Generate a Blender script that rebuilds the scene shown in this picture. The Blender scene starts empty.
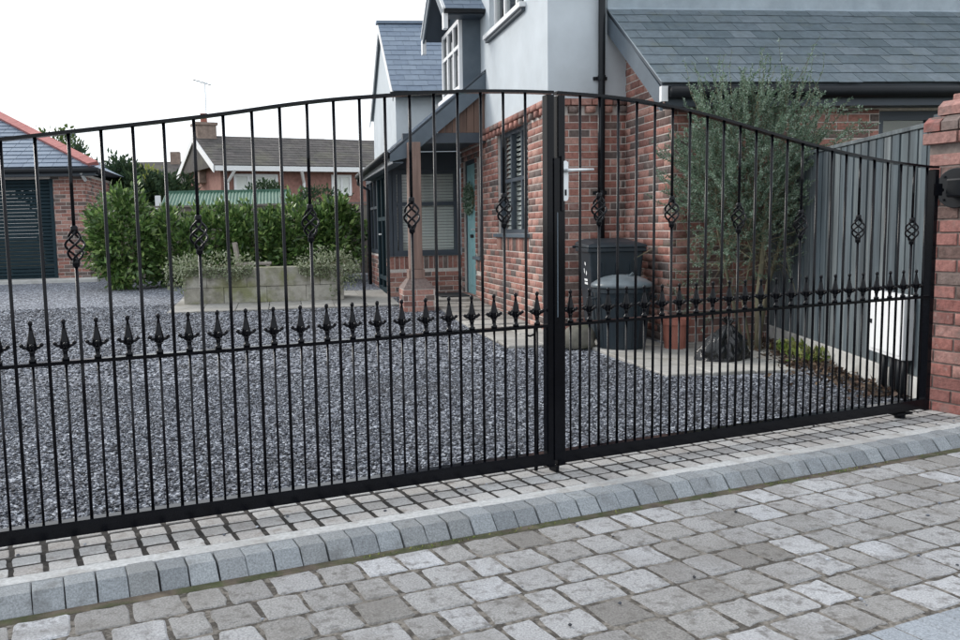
import bpy, math, random
import numpy as np
from mathutils import Vector, Matrix

random.seed(7); rng = np.random.default_rng(11)
R = math.radians
S = bpy.context.scene
COL = S.collection

# ------------------------------------------------------------------ camera
CAM_H = 1.18
RX = np.array([[0.992, -0.037, 0.124], [-0.127, -0.102, 0.987], [-0.023, -0.994, -0.105]])
def _orient():
    f, px, py = 855., 388., 320.
    n = lambda v: v / np.linalg.norm(v)
    y = n(np.array([(278 - px) / f, (232 - py) / f, 1])); d = n(np.array([(579 - px) / f, (8400 - py) / f, 1]))
    d = n(d - y * (d @ y)); x = n(np.cross(d, y)); x = x if x[0] > 0 else -x
    return np.array([x, y, -d])
RX = _orient()
cam = bpy.data.cameras.new('camera'); camo = bpy.data.objects.new('camera', cam); COL.objects.link(camo)
cam.sensor_width = 36; cam.lens = 855 / 960 * 36; cam.shift_x = 92 / 960; cam.clip_end = 1500; cam.clip_start = .05
M = Matrix.Identity(4)
for i in range(3):
    M[i][0] = RX[i, 0]; M[i][1] = -RX[i, 1]; M[i][2] = -RX[i, 2]
M.translation = (0, 0, CAM_H)
camo.matrix_world = M
S.camera = camo
def proj(p):
    c = RX.T @ (np.asarray(p, float) - np.array([0, 0, CAM_H]))
    return (388 + 855 * c[0] / c[2], 320 + 855 * c[1] / c[2], c[2])

# ------------------------------------------------------------------ sky, sun, exposure
SUN_EL, SUN_AZ = R(32), R(-48)          # azimuth from +Y towards +X: the light comes from behind the hedge, left
w = bpy.data.worlds.new('World'); S.world = w; w.use_nodes = True
nt = w.node_tree; nt.nodes.clear()
sky = nt.nodes.new('ShaderNodeTexSky'); sky.sky_type = 'NISHITA'; sky.sun_disc = False
sky.sun_elevation = SUN_EL; sky.sun_rotation = SUN_AZ; sky.dust_density = 4.0; sky.air_density = 1.0
mixn = nt.nodes.new('ShaderNodeMix'); mixn.data_type = 'RGBA'; mixn.inputs[0].default_value = .86
mixn.inputs[7].default_value = (9.8, 10.35, 10.95, 1)      # bright even cloud cover
nt.links.new(sky.outputs[0], mixn.inputs[6])
bg = nt.nodes.new('ShaderNodeBackground'); bg.inputs[1].default_value = .10
nt.links.new(mixn.outputs[2], bg.inputs[0])
wo = nt.nodes.new('ShaderNodeOutputWorld'); nt.links.new(bg.outputs[0], wo.inputs[0])
sd = bpy.data.lights.new('sun', 'SUN'); sd.energy = 1.5; sd.angle = R(20); sd.color = (1, .95, .89)
so = bpy.data.objects.new('sun', sd); COL.objects.link(so)
sv = Vector((math.sin(SUN_AZ) * math.cos(SUN_EL), math.cos(SUN_AZ) * math.cos(SUN_EL), math.sin(SUN_EL)))
so.rotation_euler = sv.to_track_quat('Z', 'Y').to_euler(); so.location = (-20, 5, 20)
S.view_settings.view_transform = 'Standard'; S.view_settings.look = 'None'
S.view_settings.exposure = 0.65; S.view_settings.gamma = 1

# ------------------------------------------------------------------ materials
def mat(name, cols, rnd=False, nscale=4., amount=.2, rough=.8, bump=None, stretch=(1, 1, 1), spec=.4, metallic=0, stain=None, constant=False, transl=0, coat=0, stain2=None):
    m = bpy.data.materials.new(name); m.use_nodes = True
    t = m.node_tree; N = t.nodes; Lk = t.links; b = N['Principled BSDF']; out = N['Material Output']
    geo = N.new('ShaderNodeNewGeometry')
    mp = N.new('ShaderNodeMapping'); mp.inputs['Scale'].default_value = stretch; Lk.new(geo.outputs['Position'], mp.inputs[0])
    def noise(sc, det=4, r=.55):
        n = N.new('ShaderNodeTexNoise'); n.inputs['Scale'].default_value = sc; n.inputs['Detail'].default_value = det; n.inputs['Roughness'].default_value = r
        Lk.new(mp.outputs[0], n.inputs['Vector']); return n
    if not isinstance(cols[0], (tuple, list)): cols = [cols]
    if rnd:
        oi = N.new('ShaderNodeObjectInfo'); ad = N.new('ShaderNodeMath'); ad.operation = 'ADD'
        Lk.new(oi.outputs['Random'], ad.inputs[0]); Lk.new(geo.outputs['Random Per Island'], ad.inputs[1])
        fr = N.new('ShaderNodeMath'); fr.operation = 'FRACT'; Lk.new(ad.outputs[0], fr.inputs[0]); src = fr.outputs[0]
    else:
        src = noise(nscale * .6, 5).outputs['Fac']
    if len(cols) == 1:
        cn = N.new('ShaderNodeRGB'); cn.outputs[0].default_value = (*cols[0], 1); col = cn.outputs[0]
    else:
        rp = N.new('ShaderNodeValToRGB'); e = rp.color_ramp.elements
        rp.color_ramp.interpolation = 'CONSTANT' if constant else 'LINEAR'
        k = len(cols)
        lo, hi = (0, 1) if rnd else (.3, .7)
        while len(e) < k: e.new(.5)
        for i, c in enumerate(cols):
            e[i].position = lo + (hi - lo) * (i / k if constant else i / (k - 1)); e[i].color = (*c, 1)
        Lk.new(src, rp.inputs[0]); col = rp.outputs[0]
    if amount:
        n2 = noise(nscale, 6, .65); mr = N.new('ShaderNodeMapRange'); mr.inputs[1].default_value = .25; mr.inputs[2].default_value = .75
        mr.inputs[3].default_value = 1 - amount; mr.inputs[4].default_value = 1 + amount; Lk.new(n2.outputs['Fac'], mr.inputs[0])
        mx = N.new('ShaderNodeVectorMath'); mx.operation = 'SCALE'; Lk.new(col, mx.inputs[0]); Lk.new(mr.outputs[0], mx.inputs['Scale']); col = mx.outputs[0]
    for st in (stain, stain2):
        if st:
            sc, sc_col, lo, hi, mxv = st
            n3 = noise(sc, 5, .6); mr = N.new('ShaderNodeMapRange'); mr.inputs[1].default_value = lo; mr.inputs[2].default_value = hi
            mr.inputs[3].default_value = 0; mr.inputs[4].default_value = mxv; Lk.new(n3.outputs['Fac'], mr.inputs[0])
            mx = N.new('ShaderNodeMix'); mx.data_type = 'RGBA'; Lk.new(mr.outputs[0], mx.inputs[0]); Lk.new(col, mx.inputs[6]); mx.inputs[7].default_value = (*sc_col, 1); col = mx.outputs[2]
    Lk.new(col, b.inputs['Base Color'])
    b.inputs['Roughness'].default_value = rough; b.inputs['Specular IOR Level'].default_value = spec; b.inputs['Metallic'].default_value = metallic
    if coat: b.inputs['Coat Weight'].default_value = coat
    if bump:
        bs, bst, bd = bump; nb = noise(bs, 6, .65); bp = N.new('ShaderNodeBump'); bp.inputs['Strength'].default_value = bst; bp.inputs['Distance'].default_value = bd
        Lk.new(nb.outputs['Fac'], bp.inputs['Height']); Lk.new(bp.outputs[0], b.inputs['Normal'])
    if transl:
        tr = N.new('ShaderNodeBsdfTranslucent'); Lk.new(col, tr.inputs[0]); ms = N.new('ShaderNodeMixShader'); ms.inputs[0].default_value = transl
        Lk.new(b.outputs[0], ms.inputs[1]); Lk.new(tr.outputs[0], ms.inputs[2]); Lk.new(ms.outputs[0], out.inputs[0])
    return m
def glass(name, tint=(.8, .85, .85), see=.75):
    m = bpy.data.materials.new(name); m.use_nodes = True; t = m.node_tree; N = t.nodes; Lk = t.links
    N.remove(N['Principled BSDF']); out = N['Material Output']
    tr = N.new('ShaderNodeBsdfTransparent'); tr.inputs[0].default_value = (*[c * see for c in tint], 1)
    gl = N.new('ShaderNodeBsdfGlossy'); gl.inputs['Roughness'].default_value = .02
    fr = N.new('ShaderNodeFresnel'); fr.inputs[0].default_value = 1.6
    nz = N.new('ShaderNodeTexNoise'); nz.inputs['Scale'].default_value = 1.2; bp = N.new('ShaderNodeBump'); bp.inputs['Strength'].default_value = .05; Lk.new(nz.outputs[0], bp.inputs['Height']); Lk.new(bp.outputs[0], gl.inputs['Normal'])
    ge = N.new('ShaderNodeNewGeometry'); sb = N.new('ShaderNodeMath'); sb.operation = 'SUBTRACT'; sb.inputs[0].default_value = 1; Lk.new(ge.outputs['Backfacing'], sb.inputs[1])
    ml = N.new('ShaderNodeMath'); ml.operation = 'MULTIPLY'; Lk.new(fr.outputs[0], ml.inputs[0]); Lk.new(sb.outputs[0], ml.inputs[1])
    mx = N.new('ShaderNodeMixShader'); Lk.new(ml.outputs[0], mx.inputs[0]); Lk.new(tr.outputs[0], mx.inputs[1]); Lk.new(gl.outputs[0], mx.inputs[2]); Lk.new(mx.outputs[0], out.inputs[0])
    return m

MT = {}
MT['brick'] = mat('brick', [(.31, .145, .115), (.22, .108, .09), (.37, .20, .165), (.125, .098, .09), (.27, .125, .10), (.39, .225, .185), (.155, .115, .102), (.33, .155, .125), (.165, .10, .088)], rnd=True, constant=True, nscale=38, amount=.4, rough=.88, bump=(70, .6, .005), stain=(9, (.46, .40, .37), .56, .8, .45))
MT['brick_red'] = mat('brick_red', [(.27, .115, .098), (.20, .088, .078), (.30, .165, .145), (.24, .10, .088), (.17, .128, .116), (.29, .135, .118), (.14, .09, .08)], rnd=True, constant=True, nscale=30, amount=.45, rough=.88, bump=(60, .8, .007), stain=(7, (.17, .15, .14), .52, .72, .65), stain2=(16, (.48, .40, .36), .6, .78, .5))
MT['mortar'] = mat('mortar', [(.58, .53, .49), (.50, .455, .42)], nscale=30, amount=.2, rough=.95, bump=(120, .5, .003))
MT['mortar_dark'] = mat('mortar_dark', [(.22, .18, .165), (.13, .11, .10)], nscale=30, amount=.2, rough=.95, bump=(120, .5, .003))
MT['render'] = mat('render', [(.52, .565, .60), (.47, .515, .55)], nscale=2.5, amount=.08, rough=.85, bump=(160, .35, .003), stain=(1.3, (.36, .385, .40), .52, .75, .45))
MT['white'] = mat('white', (.72, .73, .74), nscale=8, amount=.05, rough=.45)
MT['anthracite'] = mat('anthracite', [(.045, .058, .075), (.055, .07, .088)], nscale=3, amount=.12, rough=.5)
MT['fascia'] = mat('fascia', [(.075, .10, .125), (.10, .125, .15)], nscale=5, amount=.15, rough=.5, bump=(30, .15, .002))
MT['lead'] = mat('lead', [(.24, .29, .33), (.30, .35, .39)], nscale=6, amount=.15, rough=.5)
MT['black_plastic'] = mat('black_plastic', (.008, .010, .013), nscale=6, amount=.2, rough=.5, spec=.25)
MT['clad_grey'] = mat('clad_grey', [(.10, .13, .15), (.13, .16, .18)], nscale=6, amount=.15, rough=.6)
MT['gate'] = mat('gate', (.0035, .004, .006), nscale=30, amount=.3, rough=.14, spec=.17, bump=(200, .12, .001))
MT['slate'] = mat('slate', [(.10, .13, .15), (.122, .152, .175), (.11, .14, .162), (.137, .167, .19), (.093, .122, .142), (.116, .146, .167)], rnd=True, constant=True, nscale=16, amount=.3, rough=.5, bump=(45, .5, .005), stain=(5, (.13, .145, .11), .55, .75, .5), stain2=(2, (.075, .10, .105), .5, .75, .5))
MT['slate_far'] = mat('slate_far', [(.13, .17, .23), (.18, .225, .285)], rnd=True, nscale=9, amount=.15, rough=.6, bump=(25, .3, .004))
MT['roof_brown'] = mat('roof_brown', [(.06, .055, .053), (.09, .08, .077), (.07, .066, .062)], rnd=True, nscale=3, amount=.4, rough=.9, stain=(1.2, (.14, .14, .09), .5, .75, .5))
MT['red_tile'] = mat('red_tile', [(.36, .135, .125), (.43, .18, .165)], rnd=True, nscale=12, amount=.2, rough=.8)
MT['oak'] = mat('oak', [(.17, .112, .092), (.23, .155, .128), (.14, .092, .076)], nscale=14, amount=.25, rough=.7, stretch=(1, 1, .12), bump=(60, .3, .003))
MT['clad_brown'] = mat('clad_brown', [(.12, .075, .058), (.17, .105, .08)], rnd=True, nscale=14, amount=.25, rough=.7, stretch=(1, 1, .12), bump=(60, .3, .003))
MT['fence_dark'] = mat('fence_dark', [(.078, .102, .118), (.112, .138, .15), (.062, .084, .10), (.13, .15, .158), (.095, .116, .126)], rnd=True, nscale=22, amount=.4, rough=.85, stretch=(1, 1, .07), bump=(60, .6, .004), stain=(5, (.035, .042, .048), .47, .66, .8), stain2=(11, (.22, .245, .25), .54, .72, .7))
MT['fence_old'] = mat('fence_old', [(.20, .17, .15), (.27, .24, .21), (.15, .13, .12)], rnd=True, nscale=16, amount=.3, rough=.9, stretch=(1, 1, .1), bump=(50, .5, .004))
MT['wood_grey'] = mat('wood_grey', [(.23, .21, .19), (.30, .27, .24)], rnd=True, nscale=24, amount=.3, rough=.9, stretch=(.2, 1, 1), bump=(50, .4, .003))
MT['concrete'] = mat('concrete', [(.50, .50, .48), (.40, .395, .38)], nscale=9, amount=.15, rough=.9, bump=(90, .4, .003), stain=(5, (.2, .19, .17), .52, .72, .6))
MT['haunch'] = mat('haunch', [(.50, .51, .51), (.40, .405, .41)], nscale=60, amount=.3, rough=.9, bump=(180, .8, .004), stain=(7, (.22, .20, .18), .5, .7, .7), stain2=(1.1, (.30, .29, .28), .48, .65, .6))
MT['slab'] = mat('slab', [(.34, .33, .31), (.27, .26, .24), (.39, .38, .355)], rnd=True, nscale=16, amount=.2, rough=.9, bump=(80, .5, .003), stain=(3.5, (.16, .15, .12), .5, .72, .65))
MT['sett'] = mat('sett', [(.39, .382, .376), (.325, .31, .30), (.45, .447, .443), (.365, .35, .335)], rnd=True, nscale=110, amount=.4, rough=.9, bump=(220, .9, .004), stain=(14, (.19, .165, .145), .54, .7, .7))
MT['paver'] = mat('paver', [(.34, .336, .335), (.235, .226, .215), (.42, .424, .438), (.285, .278, .27), (.38, .38, .386), (.205, .195, .184), (.47, .478, .50), (.32, .315, .31), (.255, .246, .236)], rnd=True, nscale=150, amount=.55, rough=.9, bump=(260, 1., .006), stain=(24, (.11, .10, .09), .52, .68, .7), stain2=(4.2, (.19, .178, .165), .5, .68, .5))
MT['kerb'] = mat('kerb', [(.235, .255, .272), (.285, .305, .32), (.19, .205, .218), (.255, .27, .282), (.21, .22, .225)], rnd=True, nscale=150, amount=.5, rough=.85, bump=(260, .9, .004), stain=(9, (.11, .11, .11), .55, .72, .6))
MT['kerb_blue'] = mat('kerb_blue', [(.27, .295, .325), (.22, .24, .265)], rnd=True, nscale=150, amount=.5, rough=.8, bump=(120, .6, .004))
MT['joint'] = mat('joint', [(.12, .108, .095), (.05, .044, .038), (.20, .182, .16), (.08, .072, .062)], nscale=40, amount=.4, rough=1, bump=(140, .8, .006))
MT['joint_dark'] = mat('joint_dark', [(.04, .036, .032), (.018, .016, .015), (.075, .068, .06)], nscale=40, amount=.4, rough=1, bump=(140, .8, .006))
MT['joint_moss'] = mat('joint_moss', [(.09, .075, .055), (.06, .07, .03), (.13, .105, .08), (.05, .04, .035)], nscale=10, amount=.5, rough=1, bump=(90, 1, .012))
MT['earth'] = mat('earth', [(.10, .085, .06), (.07, .08, .035)], nscale=2, amount=.3, rough=1)
MT['grit'] = mat('grit', [(.022, .024, .029), (.10, .11, .132), (.045, .049, .06), (.31, .33, .37), (.16, .172, .205), (.028, .031, .037), (.44, .465, .51), (.12, .13, .155), (.25, .268, .31), (.06, .065, .08)], rnd=True, constant=True, nscale=30, amount=.25, rough=.75, stain=(.9, (.06, .058, .06), .5, .7, .5), stain2=(3.5, (.05, .045, .04), .6, .75, .5))
MT['terracotta'] = mat('terracotta', [(.30, .115, .085), (.24, .09, .065)], nscale=9, amount=.2, rough=.8)
MT['bin'] = mat('bin', [(.010, .018, .025), (.014, .023, .031)], nscale=9, amount=.25, rough=.42, bump=(150, .15, .001))
MT['bin_lid'] = mat('bin_lid', [(.10, .125, .14), (.13, .155, .17)], nscale=9, amount=.2, rough=.3)
MT['bag'] = mat('bag', (.005, .006, .007), nscale=9, amount=.3, rough=.13, spec=.5, bump=(16, .5, .02))
MT['boulder'] = mat('boulder', [(.10, .095, .08), (.15, .14, .115)], nscale=12, amount=.3, rough=.9, bump=(30, .6, .01), stain=(5, (.10, .12, .05), .5, .7, .6))
MT['stone'] = mat('stone', [(.36, .345, .30), (.29, .275, .235), (.42, .41, .365)], rnd=True, nscale=11, amount=.3, rough=.95, bump=(30, .7, .01), stain=(2.2, (.17, .18, .07), .44, .6, .8), stain2=(4, (.10, .095, .07), .5, .7, .75))
MT['teal_door'] = mat('teal_door', (.012, .028, .037), nscale=5, amount=.15, rough=.65, spec=.2)
MT['blue_door'] = mat('blue_door', (.28, .50, .52), nscale=5, amount=.06, rough=.45)
MT['green_roof'] = mat('green_roof', [(.045, .12, .085), (.065, .15, .105)], nscale=4, amount=.2, rough=.6)
MT['blind'] = mat('blind', (.74, .74, .70), nscale=5, amount=.05, rough=.6)
MT['dark_room'] = mat('dark_room', (.012, .014, .016), nscale=3, amount=.1, rough=.9)
MT['metal'] = mat('metal', (.66, .69, .71), nscale=40, amount=.05, rough=.35, metallic=.5)
MT['meter'] = mat('meter', (.78, .79, .80), nscale=10, amount=.05, rough=.5)
MT['laurel'] = mat('laurel', [(.025, .06, .018), (.06, .125, .028), (.17, .29, .075), (.04, .085, .024), (.32, .44, .14), (.022, .05, .018), (.13, .235, .06), (.035, .075, .02)], rnd=True, nscale=5, amount=.25, rough=.4, spec=.5, transl=.18)
MT['conifer'] = mat('conifer', [(.022, .05, .028), (.04, .075, .035), (.03, .06, .025), (.065, .10, .035)], rnd=True, nscale=2, amount=.3, rough=.8, transl=.12)
MT['tree'] = mat('tree', [(.04, .075, .02), (.07, .11, .025), (.10, .135, .03)], rnd=True, nscale=2, amount=.3, rough=.7, transl=.2)
MT['golden'] = mat('golden', [(.30, .32, .07), (.22, .26, .06)], rnd=True, nscale=2, amount=.3, rough=.7, transl=.2)
MT['feather'] = mat('feather', [(.062, .115, .075), (.10, .172, .108), (.165, .245, .168), (.072, .13, .08), (.40, .48, .41), (.23, .32, .235), (.12, .19, .122), (.31, .40, .315)], rnd=True, nscale=3, amount=.3, rough=.55, transl=.3)
MT['silver'] = mat('silver', [(.16, .20, .10), (.30, .33, .22), (.10, .14, .06), (.42, .44, .34), (.22, .26, .14)], rnd=True, nscale=4, amount=.2, rough=.7, transl=.15)
MT['bark'] = mat('bark', [(.12, .10, .07), (.17, .15, .10), (.09, .10, .06)], nscale=25, amount=.3, rough=.9, stretch=(1, 1, .3), bump=(50, .6, .006))
MT['twig'] = mat('twig', [(.11, .09, .06), (.18, .17, .10)], rnd=True, nscale=10, amount=.2, rough=.9)
MT['dead_leaf'] = mat('dead_leaf', [(.06, .036, .025), (.10, .06, .04), (.04, .028, .022), (.15, .10, .06), (.08, .07, .058)], rnd=True, nscale=6, amount=.3, rough=.8)
MT['weed'] = mat('weed', [(.10, .17, .03), (.20, .25, .05), (.26, .26, .09), (.06, .10, .02)], rnd=True, nscale=5, amount=.2, rough=.6, transl=.2)
MT['glass'] = glass('glass', (.95, .97, .97), .95); MT['glass_dark'] = glass('glass_dark', (.55, .68, .68), .55)
MT['print_white'] = mat('print_white', (.75, .76, .76), nscale=30, amount=.05, rough=.6)
MT['mat_dark'] = mat('mat_dark', (.03, .032, .035), nscale=90, amount=.4, rough=1)

# ------------------------------------------------------------------ building helpers
ROOT = {}
def rootloc(o): return ROOT.get(o.name, Vector((0, 0, 0))) if o else Vector((0, 0, 0))
def link(o, parent):
    COL.objects.link(o)
    if parent: o.parent = parent
    ROOT[o.name] = rootloc(parent)
def tag(o, label=None, cat=None, group=None, kind=None):
    if label: o['label'] = label
    if cat: o['category'] = cat
    if group: o['group'] = group
    if kind: o['kind'] = kind
    return o
def thing(name, label, cat, loc, group=None):
    o = bpy.data.objects.new(name, None); COL.objects.link(o); o.empty_display_size = .1
    o.location = loc; ROOT[o.name] = Vector(loc)
    return tag(o, label, cat, group)
def raw_mesh(name, V, F, m, smooth=False):
    me = bpy.data.meshes.new(name); me.from_pydata([tuple(v) for v in V], [], F); me.materials.append(m)
    if smooth: me.polygons.foreach_set('use_smooth', [True] * len(me.polygons))
    me.update(); return me
class MB:
    def __init__(s): s.v = []; s.f = []
    def add(s, V, F):
        k = len(s.v); s.v += [Vector(v) for v in V]; s.f += [tuple(i + k for i in f) for f in F]; return s
    def para(s, o, a, b, c):
        o, a, b, c = map(Vector, (o, a, b, c))
        if a.cross(b).dot(c) < 0: a, b = b, a
        V = [o, o + a, o + a + b, o + b]; V += [v + c for v in V]
        return s.add(V, [(3, 2, 1, 0), (4, 5, 6, 7), (0, 1, 5, 4), (1, 2, 6, 5), (2, 3, 7, 6), (3, 0, 4, 7)])
    def box(s, x0, x1, y0, y1, z0, z1):
        x0, x1 = sorted((x0, x1)); y0, y1 = sorted((y0, y1)); z0, z1 = sorted((z0, z1))
        return s.para((x0, y0, z0), (x1 - x0, 0, 0), (0, y1 - y0, 0), (0, 0, z1 - z0))
    def prism(s, poly, ex):
        poly = [Vector(p) for p in poly]; ex = Vector(ex); n = len(poly)
        nn = Vector((0, 0, 0))
        for i in range(n): nn += poly[i].cross(poly[(i + 1) % n])
        if nn.dot(ex) < 0: poly = poly[::-1]
        V = poly + [p + ex for p in poly]
        return s.add(V, [tuple(range(n - 1, -1, -1)), tuple(range(n, 2 * n))] + [(i, (i + 1) % n, n + (i + 1) % n, n + i) for i in range(n)])
    def tube(s, pts, r, n=6, cap=True):
        pts = [Vector(p) for p in pts]; k = len(pts); rs = r if isinstance(r, (list, tuple)) else [r] * k
        V = []; F = []
        up = Vector((0, 0, 1)); prev = None
        for i, p in enumerate(pts):
            d = (pts[min(i + 1, k - 1)] - pts[max(i - 1, 0)]).normalized()
            if prev is None:
                a = d.cross(up); a = a if a.length > .01 else d.cross(Vector((1, 0, 0)))
            else: a = prev - d * prev.dot(d)
            a.normalize(); prev = a; b = d.cross(a)
            for j in range(n):
                t = 2 * math.pi * (j + .5) / n; V.append(p + (a * math.cos(t) + b * math.sin(t)) * rs[i])
        for i in range(k - 1):
            for j in range(n):
                F.append((i * n + j, i * n + (j + 1) % n, (i + 1) * n + (j + 1) % n, (i + 1) * n + j))
        if cap: F += [tuple(range(n - 1, -1, -1)), tuple(range((k - 1) * n, k * n))]
        return s.add(V, F)
    def lathe(s, c, prof, n=16, sx=1, sy=1):
        c = Vector(c); V = []; F = []
        for (r, z) in prof:
            for j in range(n):
                t = 2 * math.pi * j / n; V.append(c + Vector((math.cos(t) * r * sx, math.sin(t) * r * sy, z)))
        for i in range(len(prof) - 1):
            for j in range(n): F.append((i * n + j, i * n + (j + 1) % n, (i + 1) * n + (j + 1) % n, (i + 1) * n + j))
        F += [tuple(range(n - 1, -1, -1)), tuple(range((len(prof) - 1) * n, len(prof) * n))]
        return s.add(V, F)
    def mesh(s, name, m, off=(0, 0, 0), smooth=False):
        off = Vector(off); return raw_mesh(name, [v - off for v in s.v], s.f, m, smooth)
    def build(s, name, m, parent=None, smooth=False, label=None, bevel=0):
        m = MT[m] if isinstance(m, str) else m
        o = bpy.data.objects.new(name, s.mesh(name, m, rootloc(parent), smooth)); link(o, parent)
        if label: o['label'] = label
        if bevel:
            bv = o.modifiers.new('bevel', 'BEVEL'); bv.width = bevel; bv.segments = 2; bv.limit_method = 'ANGLE'
        return o
def place(name, me, parent, loc, rotz=0, scale=(1, 1, 1), rot=None):
    o = bpy.data.objects.new(name, me); link(o, parent)
    o.location = Vector(loc) - rootloc(parent)
    o.rotation_euler = rot if rot else (0, 0, rotz); o.scale = scale
    return o
def struct(o): o['kind'] = 'structure'; return o
def soup(name, V, F, m, parent=None, smooth=False):
    """large meshes from numpy: V (n,3), F (k,q) with constant q"""
    me = bpy.data.meshes.new(name); V = np.asarray(V, np.float32); F = np.asarray(F, np.int32); q = F.shape[1]
    off = np.array(rootloc(parent), np.float32)
    me.vertices.add(len(V)); me.vertices.foreach_set('co', (V - off).ravel())
    me.loops.add(F.size); me.loops.foreach_set('vertex_index', F.ravel())
    me.polygons.add(len(F)); me.polygons.foreach_set('loop_start', np.arange(0, F.size, q, dtype=np.int32))
    me.update(calc_edges=True); me.validate()
    me.materials.append(MT[m] if isinstance(m, str) else m)
    if smooth: me.polygons.foreach_set('use_smooth', [True] * len(me.polygons))
    o = bpy.data.objects.new(name, me); link(o, parent); return o
def unit(v): return v / np.maximum(np.linalg.norm(v, axis=1, keepdims=True), 1e-9)
def leaves(name, P, D, Ln, Wd, m, parent=None, fold=.18):
    """folded diamond leaves at P along D"""
    n = len(P); D = unit(D); rv = unit(rng.normal(size=(n, 3))); U = unit(np.cross(D, rv)); N = np.cross(U, D)
    Ln = np.broadcast_to(Ln, n)[:, None]; Wd = np.broadcast_to(Wd, n)[:, None]
    V = np.stack([P, P + D * Ln * .5 + U * Wd * .5 + N * Wd * fold, P + D * Ln, P + D * Ln * .5 - U * Wd * .5 + N * Wd * fold], 1).reshape(-1, 3)
    b = np.arange(n)[:, None] * 4
    F = np.concatenate([b + [0, 1, 2], b + [0, 2, 3]], 1).reshape(-1, 3)
    return soup(name, V, F, m, parent)
def chamfer(lx, ly, h, c, jit=.0, top=True):
    """block with chamfered top edge, centred in x,y, base at z=0"""
    def ring(dx, dy, z): return [[-lx / 2 + dx, -ly / 2 + dy, z], [lx / 2 - dx, -ly / 2 + dy, z], [lx / 2 - dx, ly / 2 - dy, z], [-lx / 2 + dx, ly / 2 - dy, z]]
    V = np.array(ring(0, 0, 0) + ring(0, 0, h - c) + ring(c, c, h))
    j = rng.normal(size=(4, 2)) * jit
    for k in range(3): V[k * 4:k * 4 + 4, :2] += j
    V[8:, 2] += rng.normal(size=4) * jit * .35
    F = []
    for k in (0, 4): F += [(k + i, k + (i + 1) % 4, k + 4 + (i + 1) % 4, k + 4 + i) for i in range(4)]
    F.append((8, 9, 10, 11)); return V, F
def tumbled(lx, ly, h, c, jit):
    """worn paving block: irregular outline of 12 points, rounded shoulder"""
    per = []
    for (x, y) in ((-1, -1), (1, -1), (1, 1), (-1, 1)):
        per.append((x, y))
    pts = []
    for i in range(4):
        x0, y0 = per[i]; x1, y1 = per[(i + 1) % 4]
        for t in (.045, .33, .67, .955):
            pts.append(((x0 + (x1 - x0) * t) * lx / 2, (y0 + (y1 - y0) * t) * ly / 2))
    pts = np.array(pts); pts += rng.normal(size=pts.shape) * jit
    n = len(pts); out = 1.0
    V = [(x, y, 0) for x, y in pts] + [(x, y, h - c) for x, y in pts]
    sx, sy = (lx - 2 * c) / lx, (ly - 2 * c) / ly
    V += [(x * sx, y * sy, h - c * .15 + rng.normal() * jit * .2) for x, y in pts]
    V += [(x * sx * .6, y * sy * .6, h - c * .1 + rng.normal() * jit * .25) for x, y in pts]
    F = []
    for k in range(3): F += [(k * n + i, k * n + (i + 1) % n, (k + 1) * n + (i + 1) % n, (k + 1) * n + i) for i in range(n)]
    F.append(tuple(range(3 * n, 4 * n)))
    return V, F

# gate frame: s runs along the gate to the right, t towards the house
GA = R(15.55); GO = Vector((-1.072, 3.249, 0)); GD = Vector((math.cos(GA), math.sin(GA), 0)); GN = Vector((-math.sin(GA), math.cos(GA), 0)); ZZ = Vector((0, 0, 1))
def G(s, t, z): return GO + GD * s + GN * t + ZZ * z
def gbox(mb, s0, s1, t0, t1, z0, z1): return mb.para(G(s0, t0, z0), GD * (s1 - s0), GN * (t1 - t0), ZZ * (z1 - z0))
def gz(y): return 0. if y < 9.5 else (min(y, 24) - 9.5) * .028

# ================================================================== GROUND
ys = [-60, 0, 9.5, 24, 60, 600]
gv = []; gf = []
for i, y in enumerate(ys):
    gv += [(-600, y, gz(y) - .16), (600, y, gz(y) - .16)]
    if i: gf.append((2 * i - 2, 2 * i - 1, 2 * i + 1, 2 * i))
o = bpy.data.objects.new('ground', raw_mesh('ground', gv, gf, MT['earth'])); link(o, None); struct(o)

def drive_mat():
    m = mat('gravel_sheet', [(.035, .038, .045), (.13, .14, .165), (.06, .065, .077), (.25, .268, .31), (.09, .096, .115), (.40, .425, .47), (.16, .17, .20)], nscale=60, amount=.3, rough=.9)
    t = m.node_tree; N = t.nodes; Lk = t.links; b = N['Principled BSDF']
    vo = N.new('ShaderNodeTexVoronoi'); vo.inputs['Scale'].default_value = 46; geo = [n for n in N if n.type == 'NEW_GEOMETRY'][0]
    Lk.new(geo.outputs['Position'], vo.inputs['Vector'])
    rp = [n for n in N if n.type == 'VALTORGB'][0]; rp.color_ramp.interpolation = 'CONSTANT'
    for k, e in enumerate(rp.color_ramp.elements): e.position = k / 7
    sp = N.new('ShaderNodeSeparateColor'); Lk.new(vo.outputs['Color'], sp.inputs[0]); Lk.new(sp.outputs[0], rp.inputs[0])
    bp = N.new('ShaderNodeBump'); bp.inputs['Strength'].default_value = .9; bp.inputs['Distance'].default_value = .012; bp.invert = True
    Lk.new(vo.outputs['Distance'], bp.inputs['Height']); Lk.new(bp.outputs[0], b.inputs['Normal'])
    return m
MT['gravel_sheet'] = drive_mat()
p0 = G(-14, .17, 0); p1 = G(6.0, .17, 0)
drv = [(p0.x, p0.y), (p1.x, p1.y)]
V = [(p0.x, p0.y, -.012), (p1.x, p1.y, -.012), (p1.x, 9.5, -.012), (p0.x, 9.5, -.012), (p1.x, 24, gz(24) - .012), (p0.x, 24, gz(24) - .012)]
o = bpy.data.objects.new('gravel_drive', raw_mesh('gravel_drive', V, [(0, 1, 2, 3), (3, 2, 4, 5)], MT['gravel_sheet'])); link(o, None); struct(o)

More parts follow.
